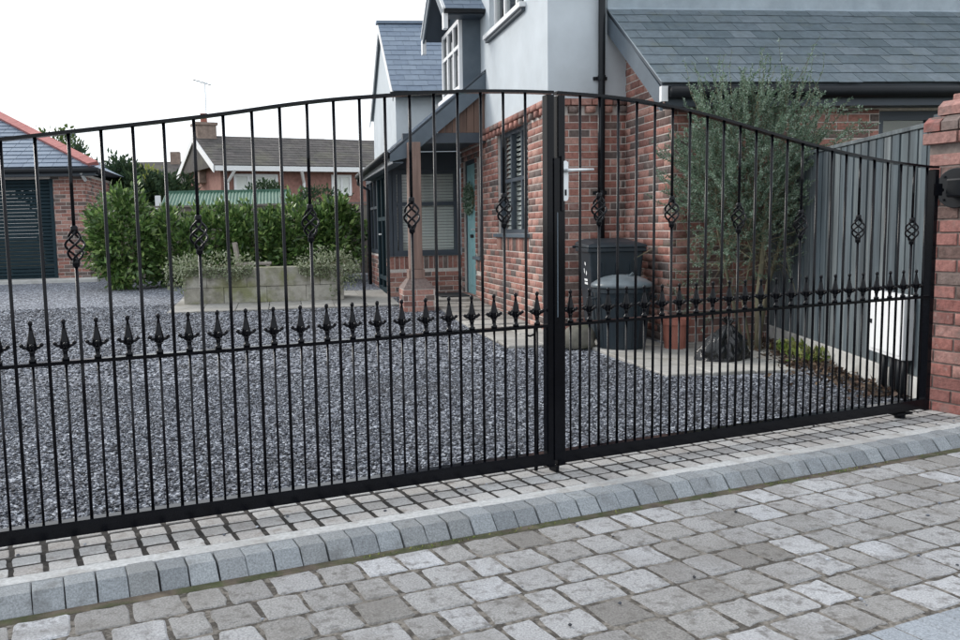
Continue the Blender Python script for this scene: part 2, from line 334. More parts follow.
# slab areas (used to keep the chips off them)
PATHS = [(2.2, 2.94, 8.1, 13.6), (2.94, 3.8, 7.9, 9.1)]
PAD = [(2.9, 8.1), (2.88, 7.2), (2.95, 6.75), (3.08, 6.25), (3.55, 6.0), (4.1, 6.1), (4.5, 7.0), (4.75, 7.96), (3.8, 7.96), (3.8, 8.1)]
def inpoly(x, y, poly):
    c = False; n = len(poly)
    for i in range(n):
        x0, y0 = poly[i]; x1, y1 = poly[i - 1]
        if (y0 > y) != (y1 > y) and x < (x1 - x0) * (y - y0) / (y1 - y0) + x0: c = not c
    return c
def chips(n, dmin, dmax, size):
    u = rng.uniform(-30, 985, n); d = rng.uniform(0, 1, n)
    # uniform over ground area inside the view wedge
    yy = np.sqrt(dmin ** 2 + (dmax ** 2 - dmin ** 2) * d); xx = (u - 388) / 855 * yy * 1.005 + .126 * yy
    t = -(xx - GO.x) * math.sin(GA) + (yy - GO.y) * math.cos(GA)
    keep = (t > .15)
    for (a, b_, c, e) in PATHS: keep &= ~((xx > a - .02) & (xx < b_) & (yy > c) & (yy < e))
    keep &= ~((xx > 2.94) & (yy > 9.0)) & ~((xx > 3.8) & (yy > 7.96)) & (xx < 4.03 + (yy - 4.75) * .245)
    idx = [i for i in np.nonzero(keep)[0] if not (xx[i] > 2.85 and inpoly(xx[i], yy[i], PAD))]
    xx, yy = xx[idx], yy[idx]; k = len(xx)
    zz = np.where(yy < 9.5, 0, (yy - 9.5) * .028) - .006 + rng.uniform(-.006, .004, k)
    s = size * rng.uniform(.45, 1.35, k)
    base = np.array([[1, 0, 0], [0, 1, 0], [-1, 0, 0], [0, -1, 0], [.12, .1, .55], [0, 0, -.5]])
    V = base[None] * (1 + rng.normal(size=(k, 6, 3)) * .28) * np.stack([np.ones(k), rng.uniform(.5, .9, k), rng.uniform(.5, 1., k)], 1)[:, None]
    V[:, :4, 2] += rng.normal(size=(k, 4)) * .22
    a = rng.uniform(0, 6.283, k); ca, sa = np.cos(a)[:, None], np.sin(a)[:, None]
    x = V[..., 0] * ca - V[..., 1] * sa; y = V[..., 0] * sa + V[..., 1] * ca
    V = np.stack([x, y, V[..., 2]], -1) * s[:, None, None] * .5 + np.stack([xx, yy, zz], 1)[:, None]
    b = np.arange(k)[:, None] * 6; f = np.array([[0, 1, 4], [1, 2, 4], [2, 3, 4], [3, 0, 4], [1, 0, 5], [2, 1, 5], [3, 2, 5], [0, 3, 5]])
    return V.reshape(-1, 3), (b[:, :, None] + f[None]).reshape(-1, 3)
Va, Fa = chips(125000, 3.0, 7.0, .0205); Vb, Fb = chips(80000, 7.0, 13.5, .031)
o = soup('gravel', np.concatenate([Va, Vb]), np.concatenate([Fa, Fb + len(Va)]), 'grit')
tag(o, 'blue grey slate gravel chippings covering the driveway behind the gate', 'gravel', kind='stuff')

# ---- road of tumbled paving blocks
mb = MB(); gbox(mb, -6, 9, -6, -.452, -.13, -.0628); road = struct(mb.build('road', 'joint'))
mb = MB(); mb.add([G(-6, -.499, -.0618), G(9, -.499, -.0618), G(9, -.453, -.060), G(-6, -.453, -.060)], [(0, 1, 2, 3)])
mb.build('mossy_gutter', 'joint_moss', road)
PV = {}
for L in (.125, .15, .175, .2):
    for k in range(6):
        Vp, Fp = tumbled(L, .164, .055, .009, .0034); PV[(L, k)] = raw_mesh('paver', Vp, Fp, MT['paver'], False)
tt = -.497; row = 0
while tt > -1.66:
    s = -1.3 + random.uniform(0, .15)
    while s < 5.6:
        L = random.choice((.125, .15, .15, .175, .175, .2)); c = G(s + L / 2 + .004, tt - .085, 0); pu = proj((c.x, c.y, -.06))
        if -60 < pu[0] < 1040 and pu[1] < 720 and pu[2] > .5:
            o = place('paver', PV[(L, random.randrange(6))], road, (c.x, c.y, -.113 + random.uniform(-.0015, .0015)), GA + random.choice((0, math.pi)) + random.gauss(0, .008), rot=None)
            o.rotation_euler = (random.gauss(0, .005), random.gauss(0, .005), o.rotation_euler.z)
        s += L + .008
    tt -= .171; row += 1
Vk, Fk = chamfer(.096, .2, .05, .006, .002); EB = raw_mesh('edging_block', Vk, Fk, MT['kerb_blue'])
for k in range(60):
    s = .6 + k * .104; c = G(s, -1.805, 0); pu = proj((c.x, c.y, -.06))
    if -40 < pu[0] < 1060 and pu[1] < 760: place('edging_block', EB, road, (c.x, c.y, -.108 + random.uniform(-.002, .002)), GA)
# ---- kerb: pale concrete haunch with sloping blocks
mb = MB(); gbox(mb, -6, 9, -.31, -.24, -.13, .0); kerb = struct(mb.build('kerb', 'haunch'))
mb = MB(); gbox(mb, -6, 9, -.455, -.31, -.13, -.07); mb.build('bedding', 'joint', kerb)
KB = []
for k in range(4):
    j = lambda a=.003: random.gauss(0, a)
    prof = [(-.302, -.001), (-.396 + j(.002), -.004 + j(.001)), (-.444 + j(), -.062 + j(.001)), (-.452 + j(.002), -.075), (-.459, -.12), (-.302, -.12)]
    m_ = MB(); w2 = .0492
    ins = [(-.306, -.001), (-.374, -.008), (-.445, -.047), (-.457, -.062), (-.457, -.12), (-.304, -.12)]
    A = [Vector((-w2 + j(.001), t, z - .003 if i < 4 else z)) for i, (t, z) in enumerate(prof)]; B = [Vector((w2 + j(.001), t, z - .003 if i < 4 else z)) for i, (t, z) in enumerate(prof)]
    A1 = [Vector((-w2 + .006, t, z)) for t, z in prof]; B1 = [Vector((w2 - .006, t, z)) for t, z in prof]
    n = 6; Vv = A + A1 + B1 + B; Ff = [tuple(range(n))[::-1], tuple(range(3 * n, 4 * n))]
    for r in range(3): Ff += [(r * n + i, r * n + (i + 1) % n, (r + 1) * n + (i + 1) % n, (r + 1) * n + i) for i in range(n)]
    Ff = [f[::-1] for f in Ff]
    KB.append(raw_mesh('kerb_block', Vv, Ff, MT['kerb']))
for k in range(64):
    s = -.78 + k * .104; c = G(s, 0, random.uniform(-.002, .002))
    if proj(G(s, -.38, -.03))[0] < 1000: place('kerb_block', random.choice(KB), kerb, c, GA + random.gauss(0, .002))
# ---- strip of small setts under the gate
mb = MB(); gbox(mb, -6, 9, -.24, .19, -.13, -.0035); strip = struct(mb.build('sett_strip', 'joint_dark'))
ST = []
for k in range(5):
    Vp, Fp = tumbled(.097, .088, .05, .003, .0011); ST.append(raw_mesh('sett', Vp, Fp, MT['sett']))
for r in range(4):
    for k in range(54):
        s = -.72 + k * .1155 + (0.0 if r % 2 else .006); c = G(s, -.19 + r * .1035, 0); pu = proj(c)
        if -40 < pu[0] < 990:
            o = place('sett', random.choice(ST), strip, (c.x, c.y, -.05 + random.uniform(-.0015, .0015)), 0)
            o.rotation_euler = (random.gauss(0, .007), random.gauss(0, .007), GA + random.choice((0, math.pi)) + random.gauss(0, .015)); o.scale = (random.uniform(.93, 1.02), random.uniform(.95, 1.02), 1)

# ---- slab paths along the house
path = struct(MB().box(2.2, 2.94, 8.1, 9.5, -.1, -.008).build('path', 'joint'))
SL = []
for k in range(3):
    Vp, Fp = chamfer(.36, .44, .06, .006, .003); SL.append(raw_mesh('slab', Vp, Fp, MT['slab']))
for i in range(2):
    for k in range(12):
        x, y = 2.2 + .185 + i * .372, 8.1 + .225 + k * .452
        place('slab', random.choice(SL), path, (x, y, gz(y) - .045 + random.uniform(-.003, .003)), random.gauss(0, .006) + random.choice((0, math.pi)))
for i in range(6):
    for k in range(9):
        x, y = 2.94 + .185 + i * .372, 9.1 - .3 - k * .4
        if inpoly(x, y, PAD) or (x < 3.8 and y > 7.9): 
            o = place('slab', random.choice(SL), path, (x, y, -.047 + random.uniform(-.004, .004)), random.gauss(0, .01)); o.scale = (1, .88, 1)
terrace = struct(MB().box(-1.6, 1.74, 12.3, 14.9, -.1, .085).build('terrace', 'joint'))
for i in range(7):
    for k in range(5):
        y = 12.52 + k * .455; o = place('slab', random.choice(SL), terrace, (-1.35 + i * .475, y, gz(y) - .045 + random.uniform(-.003, .003)), random.gauss(0, .006)); o.scale = (1.29, 1, 1); o.rotation_euler.x = .028

# ================================================================== GATE
LT = [(-.4, 1.49), (.097, 1.539), (.336, 1.573), (.687, 1.621), (.921, 1.656), (1.155, 1.697), (1.381, 1.729), (1.611, 1.752), (1.838, 1.774), (2.053, 1.787), (2.25, 1.794), (2.44, 1.796)]
RT = [(2.44, 1.796), (2.703, 1.791), (2.929, 1.776), (3.149, 1.752), (3.362, 1.720), (3.588, 1.677), (3.805, 1.634), (4.09, 1.582), (4.376, 1.537), (4.695, 1.498), (5.022, 1.472), (5.2, 1.467)]
def topz(s):
    T = LT if s < 2.44 else RT
    xs = [a for a, b in T]; zs = [b for a, b in T]
    # smoothed interpolation
    return float(np.mean([np.interp(s + d, xs, zs) for d in (-.08, -.04, 0, .04, .08)])) if .1 < abs(s - 2.44) else float(np.interp(s, xs, zs))
# finial mesh (local: base at z=0, x along the gate)
f = MB(); f.lathe((0, 0, 0), [(.014, 0), (.014, .012), (.009, .014), (.009, .034), (.0115, .036), (.0115, .040), (.010, .043), (.015, .055), (.0188, .066), (.0145, .083), (.0085, .112), (.0045, .136), (.0075, .141), (.0088, .148), (.007, .155), (.001, .158)], 10)
for sg in (-1, 1):
    for ax in (0, 1):
        q = lambda a, z: (a * sg, 0, z) if ax == 0 else (0, a * sg, z)
        f.tube([q(.008, .046), q(.018, .056), q(.027, .058), q(.033, .064)], [.006, .006, .0065, .006], 6)
        c = q(.035, .066); f.lathe((c[0], c[1], c[2] - .008), [(.001, 0), (.0065, .003), (.0085, .008), (.0065, .013), (.001, .016)], 8)
FIN = f.mesh('finial', MT['gate'], smooth=True)
b = MB(); HB = .062
for k in range(4):
    pts = []
    for i in range(17):
        u = i / 16; r = .005 + .0295 * math.sin(math.pi * u) ** .95; a = k * math.pi / 2 + 2 * math.pi * .72 * u
        pts.append((math.cos(a) * r, math.sin(a) * r, -HB + 2 * HB * u))
    b.tube(pts, .0048, 6)
for z in (-HB, HB): b.lathe((0, 0, z - .016), [(.010, 0), (.0135, .004), (.0135, .028), (.010, .032)], 10)
BSK = b.mesh('basket', MT['gate'], smooth=True)

def rail_curve(mb, s0, s1, dz, h, t0, t1):
    n = max(2, int((s1 - s0) / .06)); ss = [s0 + (s1 - s0) * i / n for i in range(n + 1)]
    V = []; F = []
    for s in ss:
        z = topz(s) + dz; V += [G(s, t0, z - h), G(s, t1, z - h), G(s, t1, z), G(s, t0, z)]
    for i in range(n):
        for j in range(4): F.append((i * 4 + j, i * 4 + (j + 1) % 4, i * 4 + 4 + (j + 1) % 4, i * 4 + 4 + j))
    F += [(3, 2, 1, 0), (4 * n, 4 * n + 1, 4 * n + 2, 4 * n + 3)]
    mb.add(V, [f_[::-1] for f_ in F])
def gate_leaf(label, s0, s1, bars, baskets, free, hinge, hinge_w, free_w):
    c = G((s0 + s1) / 2, 0, 0); g = thing('gate_leaf', label, 'gate', c, 'leaves of the driveway gate')
    lo, hi = (min(free, hinge), max(free, hinge))
    m_ = MB(); rail_curve(m_, s0, s1, 0, .013, -.02, .02); m_.build('top_rail', 'gate', g)
    a0, a1 = s0 + .038, s1 - .038
    m_ = MB(); gbox(m_, a0, a1, -.02, .02, .703, .717); m_.build('middle_rail', 'gate', g)
    m_ = MB(); gbox(m_, a0 - .002, a1 + .002, -.0215, .0215, .040, .098); m_.build('bottom_rail', 'gate', g)
    hh = topz(s0) if hinge == s0 else topz(s1)
    for (sa, sb) in ((s0, s0 + .038), (s1 - .038, s1)):
        z1 = topz((sa + sb) / 2) - .018
        wd = 0.0
        m_ = MB(); gbox(m_, sa, sb, -.0225, .0225, .028, z1); m_.build('stile', 'gate', g, bevel=.003)
    for k, s in enumerate(bars):
        m_ = MB(); zt = topz(s) - .0125; r = .0068
        if k in baskets:
            zc = 1.145 + (topz(s) - 1.573) * .5
            m_.tube([G(s, 0, .097), G(s, 0, zc - HB - .012)], r, 10); m_.tube([G(s, 0, zc + HB + .012), G(s, 0, zt)], r, 10)
            place('basket', BSK, g, G(s, 0, zc), random.uniform(0, 1.5))
        else: m_.tube([G(s, 0, .097), G(s, 0, zt)], r, 10)
        m_.build('bar', 'gate', g, smooth=True)
    d = bars[1] - bars[0]
    for s in [bars[0] - d / 2] + [x + d / 2 for x in bars]:
        if s < a0 + .01 or s > a1 - .005: continue
        m_ = MB(); m_.tube([G(s, 0, .097), G(s, 0, .7025)], .0052, 8); m_.build('short_bar', 'gate', g, smooth=True)
        place('finial', FIN, g, G(s, 0, .717), GA)
    return g
LB = [.097 + .1156 * k for k in range(-3, 20)]; RB = [2.593 + .1098 * k for k in range(23)]
gl = gate_leaf('left leaf of the black wrought iron gate, without the lever handle', -.36, 2.436, LB, [k + 3 for k in (-2, 2, 6, 10, 14, 18)], 2.436, -.36, .05, .05)
gr = gate_leaf('right leaf of the black wrought iron gate, with silver lever handle', 2.457, 5.085, RB, [1, 5, 9, 13, 17, 21], 2.457, 5.085, .05, .05)
# latch strip, lock and lever on the right leaf
m_ = MB(); gbox(m_, 2.430, 2.470, -.0295, -.0235, .06, 1.49); m_.build('latch_strip', 'gate', gr)
m_ = MB(); gbox(m_, 2.444, 2.449, -.0315, -.0295, .75, 1.24); m_.build('strip_highlight', 'fascia', gr)  # thin grey bar: highlight on the black strip, put in as colour
m_ = MB(); gbox(m_, 2.464, 2.478, -.038, -.023, 1.245, 1.50); m_.build('lock_case', 'gate', gr, bevel=.004)
m_ = MB(); pl = []
for i in range(20):
    a = 2 * math.pi * i / 20; cz = 1.385 + (.078 if math.sin(a) > 0 else -.078); pl.append(G(2.490 + .0155 * math.cos(a), -.0235, cz + .0155 * math.sin(a)))
m_.prism(pl, GN * -.009); plate = m_.build('handle_plate', 'metal', gr)
m_ = MB(); m_.tube([G(2.490, -.032, 1.432), G(2.490, -.064, 1.432), G(2.500, -.070, 1.432), G(2.555, -.070, 1.434), G(2.62, -.068, 1.436)], [.010, .009, .008, .007, .0055], 8); m_.build('lever', 'metal', plate, smooth=True)
m_ = MB(); gbox(m_, 2.485, 2.495, -.0345, -.0320, 1.318, 1.345); m_.build('keyhole', 'black_plastic', plate)
# drop bolts
for (g, sb_, zt_, hs) in ((gl, 2.362, .70, -1), (gr, 2.484, .30, 1)):
    m_ = MB(); m_.tube([G(sb_, .032, .004), G(sb_, .032, zt_)], .009, 8); m_.tube([G(sb_, .032, zt_ - .03), G(sb_ + .02 * hs, .045, zt_ - .04), G(sb_ + .04 * hs, .05, zt_ - .035)], .005, 6); m_.build('drop_bolt', 'gate', g)
m_ = MB(); gbox(m_, 2.435, 2.452, -.03, .03, .0, .03); m_.build('stop_foot', 'gate', gr)
m_ = MB(); m_.tube([G(5.085, 0, 1.335), G(5.17, .02, 1.335)], .014, 8); gbox(m_, 5.02, 5.095, -.036, -.0312, 1.30, 1.37); m_.build('hinge', 'gate', gr)
m_ = MB(); m_.lathe(G(4.86, 0, .0), [(.03, 0), (.03, .02), (.014, .024), (.014, .037)], 12); gbox(m_, 4.80, 4.93, -.03, .03, .022, .035); m_.build('pivot', 'gate', gr)
# ================================================================== BRICKWORK AND ROOF HELPERS
def _ub():
    def ring(dx, dy, z): return [[-.5 + dx, -.5 + dy, z], [.5 - dx, -.5 + dy, z], [.5 - dx, .5 - dy, z], [-.5 + dx, .5 - dy, z]]
    V = np.array(ring(0, 0, 0) + ring(0, 0, .75) + ring(.016, .05, 1)); F = []
    for k in (0, 4): F += [(k + i, k + (i + 1) % 4, k + 4 + (i + 1) % 4, k + 4 + i) for i in range(4)]
    F.append((8, 9, 10, 11)); return V, F
UBV, UBF = _ub()
class Bricks:
    def __init__(s): s.r = []
    def one(s, c, u, n, L, h, out=.006, dep=.022):
        u = Vector(u); n = Vector(n); s.r.append((Vector(c), u, n, L, h, out, dep))
    def panel(s, o, u, n, w, z0, z1, holes=(), course=.079, unit_=.236, joint=.010, phase=0., lim=None, out=.006):
        """o: corner at u=0 on the wall face, courses from z0"""
        o = Vector(o); u = Vector(u); n = Vector(n); i = 0; z = z0
        while z + course * .6 < z1:
            h = min(course, z1 - z) - joint; x = -unit_ + phase * unit_ + (i % 2) * unit_ / 2
            while x < w:
                segs = [(max(x, .003), min(x + unit_ - joint, w - .004))]
                for (a, b, c, d) in holes:
                    if z + h > c + .01 and z < d - .01:
                        ns = []
                        for (p, q) in segs:
                            if q <= a or p >= b: ns.append((p, q)); continue
                            if p < a: ns.append((p, a + .003))
                            if q > b: ns.append((b - .003, q))
                        segs = ns
                for (p, q) in segs:
                    if q - p < .03: continue
                    cc = o + u * ((p + q) / 2) + ZZ * (z + h / 2)
                    if lim and not lim(cc, h): continue
                    s.one(cc, u, n, q - p, h, out + random.uniform(-.0015, .0015))
                x += unit_
            z += course; i += 1
        return s
    def emit(s, parent, m, limit=300, name='brick', min_px=0):
        m = MT[m]; me = raw_mesh(name, UBV, UBF, m); sc = []
        for r in s.r:
            p = proj(r[0]); vis = p[2] > .3 and -5 < p[0] < 965 and -5 < p[1] < 645
            facing = max(0., -(r[0] - Vector((0, 0, CAM_H))).normalized().dot(r[2]))
            sc.append(r[3] * r[4] * facing / max(p[2], .3) ** 2 if vis else 0.)
        order = sorted(range(len(s.r)), key=lambda i: -sc[i]); rest = []
        for k, i in enumerate(order):
            c, u, n, L, h, out, dep = s.r[i]
            if k < limit and sc[i] > 0:
                o = bpy.data.objects.new(name, me); link(o, parent)
                o.location = c + n * (out - dep) - rootloc(parent); o.rotation_euler = Matrix((u, ZZ, n)).transposed().to_euler(); o.scale = (L, h, dep)
            else: rest.append(s.r[i])
        if rest:
            B = np.array([[*r[0]] for r in rest]); U = np.array([[*r[1]] for r in rest]); N = np.array([[*r[2]] for r in rest])
            L = np.array([r[3] for r in rest])[:, None]; h = np.array([r[4] for r in rest]); out = np.array([r[5] for r in rest])[:, None]; dep = np.array([r[6] for r in rest])[:, None]
            Zv = np.zeros_like(U); Zv[:, 2] = h
            V = (B + N * (out - dep))[:, None] + UBV[None, :, 0:1] * (U * L)[:, None] + UBV[None, :, 1:2] * Zv[:, None] + UBV[None, :, 2:3] * (N * dep)[:, None]
            F = np.array(UBF)[None] + (np.arange(len(rest)) * 12)[:, None, None]
            o = soup('distant_brickwork', V.reshape(-1, 3), F.reshape(-1, 4), m, parent); o['kind'] = 'stuff'
def holed(mb, o, u, n, w, z0, z1, holes, thick):
    """wall slab behind face o,u,Z with rectangular openings (u0,u1,z0,z1)"""
    o, u, n = Vector(o), Vector(u), Vector(n)
    xs = sorted({0, w, *[min(max(a, 0), w) for h in holes for a in h[:2]]}); zs = sorted({z0, z1, *[min(max(a, z0), z1) for h in holes for a in h[2:]]})
    for i in range(len(xs) - 1):
        for j in range(len(zs) - 1):
            cx, cz = (xs[i] + xs[i + 1]) / 2, (zs[j] + zs[j + 1]) / 2
            if any(a < cx < b and c < cz < d for a, b, c, d in holes): continue
            mb.para(o + u * xs[i] + ZZ * zs[j], u * (xs[i + 1] - xs[i]), -n * thick, ZZ * (zs[j + 1] - zs[j]))
    return mb
def window(parent, o, u, n, w, h, m='anthracite', vs=(), hs=(), fw=.055, recess=.07, blind=None, glassm='glass', name='window', depth=.07, back='dark_room', sash=0):
    o, u, n = Vector(o), Vector(u), Vector(n); b = o - n * recess
    mb = MB()
    def bar(x0, x1, z0, z1, d0=0, d1=depth): mb.para(b + u * x0 + ZZ * z0 - n * d0, u * (x1 - x0), ZZ * (z1 - z0), -n * (d1 - d0))
    bar(0, fw, 0, h); bar(w - fw, w, 0, h); bar(fw, w - fw, 0, fw); bar(fw, w - fw, h - fw, h)
    xs = [fw] + [v for f_ in vs for v in (f_ * w - fw * .45, f_ * w + fw * .45)] + [w - fw]; zs = [fw] + [v for f_ in hs for v in (f_ * h - fw * .4, f_ * h + fw * .4)] + [h - fw]
    for k in range(1, len(xs) - 1, 2): bar(xs[k], xs[k + 1], fw, h - fw, .002)
    for i in range(0, len(xs) - 1, 2):
        for k in range(1, len(zs) - 1, 2): bar(xs[i], xs[i + 1], zs[k], zs[k + 1], .004)
    win = mb.build(name, m, parent)
    for i in range(0, len(xs) - 1, 2):
        for k in range(0, len(zs) - 1, 2):
            q = MB(); q.para(b + u * (xs[i] - .004) + ZZ * (zs[k] - .004) - n * .03, u * (xs[i + 1] - xs[i] + .008), ZZ * (zs[k + 1] - zs[k] + .008), -n * .006); q.build('pane', glassm, win)
    if blind:
        q = MB(); pitch, wd, tilt, mm = blind; z = .05
        while z < h - .05:
            a = b + u * (fw * .6) + ZZ * z - n * (depth + .006); q.para(a, u * (w - 1.2 * fw), (-n * math.cos(tilt) + ZZ * math.sin(tilt)) * wd, (ZZ * math.cos(tilt) + n * math.sin(tilt)) * .004); z += pitch
        q.build('blind', mm, win)
    if back:
        q = MB(); d = .55; e = .03
        A = b - n * (depth + .001)
        P = [A + u * e + ZZ * e, A + u * (w - e) + ZZ * e, A + u * (w - e) + ZZ * (h - e), A + u * e + ZZ * (h - e)]; Q = [p - n * d for p in P]
        q.add(P + Q, [(4, 5, 6, 7), (0, 1, 5, 4), (1, 2, 6, 5), (2, 3, 7, 6), (3, 0, 4, 7)]); q.build('interior', back, win)
    return win
def slates(parent, o, u, v, w, length, m, sw=.25, gauge=.2, joined=False, name='slate', jit=.004, limit=300, thick=.007):
    """o: eave corner; u along eave; v up the slope"""
    o, u, v = Vector(o), Vector(u).normalized(), Vector(v).normalized(); n = u.cross(v).normalized()
    if n.z < 0: n = -n
    tilt = .04; vv = (v * math.cos(tilt) - n * math.sin(tilt)).normalized(); nn = (n * math.cos(tilt) + v * math.sin(tilt)).normalized()
    rows = int(math.ceil(length / gauge)); me = {}; J = MB(); cnt = 0
    for r in range(rows):
        x = -sw / 2 * (r % 2); ln = min(gauge + .045, length - r * gauge)
        while x < w - .02:
            x0, x1 = max(0, x), min(w, x + sw)
            if x1 - x0 > .03:
                c = o + u * x0 + v * (r * gauge - .01 + (random.gauss(0, jit))) + n * (.014 + random.uniform(0, .0025)); a = u * (x1 - x0 - .005)
                p = proj(c); vis = p[2] > 0 and -30 < p[0] < 990 and -20 < p[1] < 660
                if joined or not vis or cnt >= limit: J.para(c, a, vv * ln, nn * thick)
                else:
                    key = (round(x1 - x0, 3), round(ln, 3))
                    if key not in me: me[key] = MB().para((0, 0, 0), (x1 - x0 - .005, 0, 0), (0, ln, 0), (0, 0, thick)).mesh(name, MT[m])
                    ob = bpy.data.objects.new(name, me[key]); link(ob, parent); ob.location = c - rootloc(parent)
                    ob.rotation_euler = Matrix((u, vv, nn)).transposed().to_euler() if u.cross(vv).dot(nn) > 0 else Matrix((u, vv, nn)).transposed().to_euler()
                    cnt += 1
            x += sw
    if J.v:
        ob = J.build('slate_courses', m, parent); ob['kind'] = 'stuff'
UX, UY = Vector((1, 0, 0)), Vector((0, 1, 0))

# ================================================================== HOUSE
HX, HY = 2.94, 9.1
house = thing('house', 'brick and pale blue rendered house with slate roofs behind the gate', 'house', (4.5, 11, 0))
BR = Bricks()
BZ = 2.54
# --- left wall (faces -X), u runs towards the camera from the bay
yb = 13.6; LW = yb - HY
def lu(y): return yb - y
W1 = (lu(11.33), lu(9.87), 1.09, 2.40); SDL = (lu(12.56), lu(12.17), .75, 2.22); DOOR = (lu(13.50), lu(12.62), .14, 2.22); W2 = (lu(11.6), lu(9.97), 3.76, 5.0)
mb = MB(); holed(mb, (HX, yb, 0), -UY, -UX, LW - .26, -.1, BZ, [W1, SDL, DOOR], .26); mb.build('wall', 'mortar', house)
BR.panel((HX, yb, 0), -UY, -UX, LW, .0, 2.37, [W1, SDL, DOOR, (W1[0] - .03, W1[1] + .03, .86, 1.1), (SDL[0] - .03, SDL[1] + .03, .52, .76)])
# soldier course under the sills
for (W, zt) in ((W1, 1.045), (SDL, .705)):
    x = W[0] - .03
    while x < W[1]: BR.one((HX, yb - x - .039, zt - .09), -UY, -UX, .067, .168); x += .079
# dentil band
x = 0
k = 0
while x < LW:
    L = min(.225, LW - x); BR.one((HX, yb - x - L / 2, 2.497), -UY, -UX, L, .068, out=.062, dep=.07)
    x += .236
x = .03
while x < LW - .1:
    BR.one((HX, yb - x - .055, 2.418), -UY, -UX, .105, .068, out=.058, dep=.07); x += .205
# --- front wall (faces -Y)
FW = 3.86 - HX
mb = MB(); holed(mb, (HX, HY, 0), UX, -UY, FW, -.1, BZ, [], .26); mb.build('wall', 'mortar', house)
BR.panel((HX - .0075, HY, 0), UX, -UY, 3.805 - HX + .0075, .0, 2.37, phase=.5)
x = 0
while x < 3.805 - HX - .05:
    L = min(.225, 3.805 - HX - x); BR.one((HX + x + L / 2, HY, 2.497), UX, -UY, L, .068, out=.062, dep=.07); x += .236
x = .02
while x < .8: BR.one((HX + x + .055, HY, 2.418), UX, -UY, .105, .068, out=.058, dep=.07); x += .19
# --- render above
mb = MB(); holed(mb, (HX - .012, yb, 0), -UY, -UX, LW - .26, BZ, 5.5, [W2], .27); pass
holed(mb, (HX - .012, HY - .012, 0), UX, -UY, FW + .04, BZ, 5.5, [], .272); mb.build('render_coat', 'render', house)
mb = MB(); holed(mb, (FW + HX + .028, HY + .004, 0), UX, -UY, 9.5 - FW - HX, 0, 5.5, [], .25); mb.build('wall_core', 'fascia', house)
for k in range(9):
    z = 3.66 + k * .19
    mb = MB(); mb.prism([(HX + FW + .03, HY + .003, z), (HX + FW + .03, HY - .022, z), (HX + FW + .03, HY - .004, z + .2), (HX + FW + .03, HY + .003, z + .2)], UX * (9.5 - HX - FW)); mb.build('cladding_board', 'clad_grey', house)
# --- main roof (above the frame)
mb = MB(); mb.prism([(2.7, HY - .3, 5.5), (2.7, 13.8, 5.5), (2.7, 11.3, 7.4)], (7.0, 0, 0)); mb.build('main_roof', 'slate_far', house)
# windows of the left wall
w1 = window(house, (HX, 11.33, 1.09), -UY, -UX, 1.46, 1.31, 'anthracite', vs=(.36, .68), hs=(.52,), recess=.05, blind=(.062, .055, .95, 'blind'))
mb = MB(); mb.para((HX - .05, 11.38, 1.045), (0, -1.56, 0), (.17, 0, 0), (0, 0, .045)); mb.build('sill', 'fascia', w1, bevel=.004)
w2 = window(house, (HX - .012, 11.6, 3.76), -UY, -UX, 1.63, 1.24, 'white', vs=(.33, .67), hs=(.7,), recess=.06, fw=.07)
mb = MB(); mb.para((HX - .09, 11.68, 3.70), (0, -1.79, 0), (.18, 0, 0), (0, 0, .06)); mb.build('sill', 'white', w2, bevel=.004)
mb = MB(); mb.para((HX - .06, 11.66, 3.66), (0, -1.75, 0), (.12, 0, 0), (0, 0, .038)); mb.build('sill_shadow', 'anthracite', w2)  # dark bar put in as the shadow line under the sill
ws = window(house, (HX, 12.56, .75), -UY, -UX, .39, 1.47, 'anthracite', recess=.05, fw=.05, blind=(.05, .045, .6, 'blind'))
mb = MB(); mb.para((HX - .06, 12.60, .705), (0, -.47, 0), (.17, 0, 0), (0, 0, .045)); mb.build('sill', 'fascia', ws)
# front door
mb = MB(); mb.para((HX + .05, 13.50, .14), (0, -.07, 0), (.1, 0, 0), (0, 0, 2.08)); mb.para((HX + .05, 12.69, .14), (0, -.07, 0), (.1, 0, 0), (0, 0, 2.08)); mb.para((HX + .05, 13.43, 2.15), (0, -.74, 0), (.1, 0, 0), (0, 0, .07)); mb.build('door_frame', 'anthracite', house)
mb = MB(); mb.para((HX + .06, 13.43, .15), (0, -.74, 0), (.05, 0, 0), (0, 0, 2.0)); door = mb.build('door', 'blue_door', house, label='pale blue front door')
for (a, b_) in ((.12, .95), (1.15, 1.85)):
    for y in (13.37, 13.02): MB().para((HX + .05, y, .15 + a), (0, -.26, 0), (.012, 0, 0), (0, 0, b_ - a)).build('panel', 'blue_door', door, bevel=.004)
MB().tube([(HX + .055, 12.76, 1.15), (HX + .0, 12.76, 1.15), (HX + .0, 12.9, 1.15)], .011, 8).build('handle', 'metal', door)
MB().para((HX + .045, 13.2, 1.02), (0, -.24, 0), (.01, 0, 0), (0, 0, .05)).build('letter_box', 'black_plastic', door)
MB().box(2.3, HX + .06, 12.35, 13.6, -.1, .135).build('porch_step', 'slab', house, bevel=.006)
# downpipe on the front wall
mb = MB(); mb.tube([(3.505, HY - .075, .02), (3.505, HY - .075, 5.4)], .036, 12)
dp = mb.build('downpipe', 'black_plastic', house, smooth=True)
for z in (1.5, 2.72): 
    mb = MB(); mb.lathe((3.505, HY - .075, z), [(.042, 0), (.042, .05)], 12); mb.box(3.43, 3.58, HY - .04, HY - .012, z + .008, z + .042); mb.build('bracket', 'black_plastic', dp)
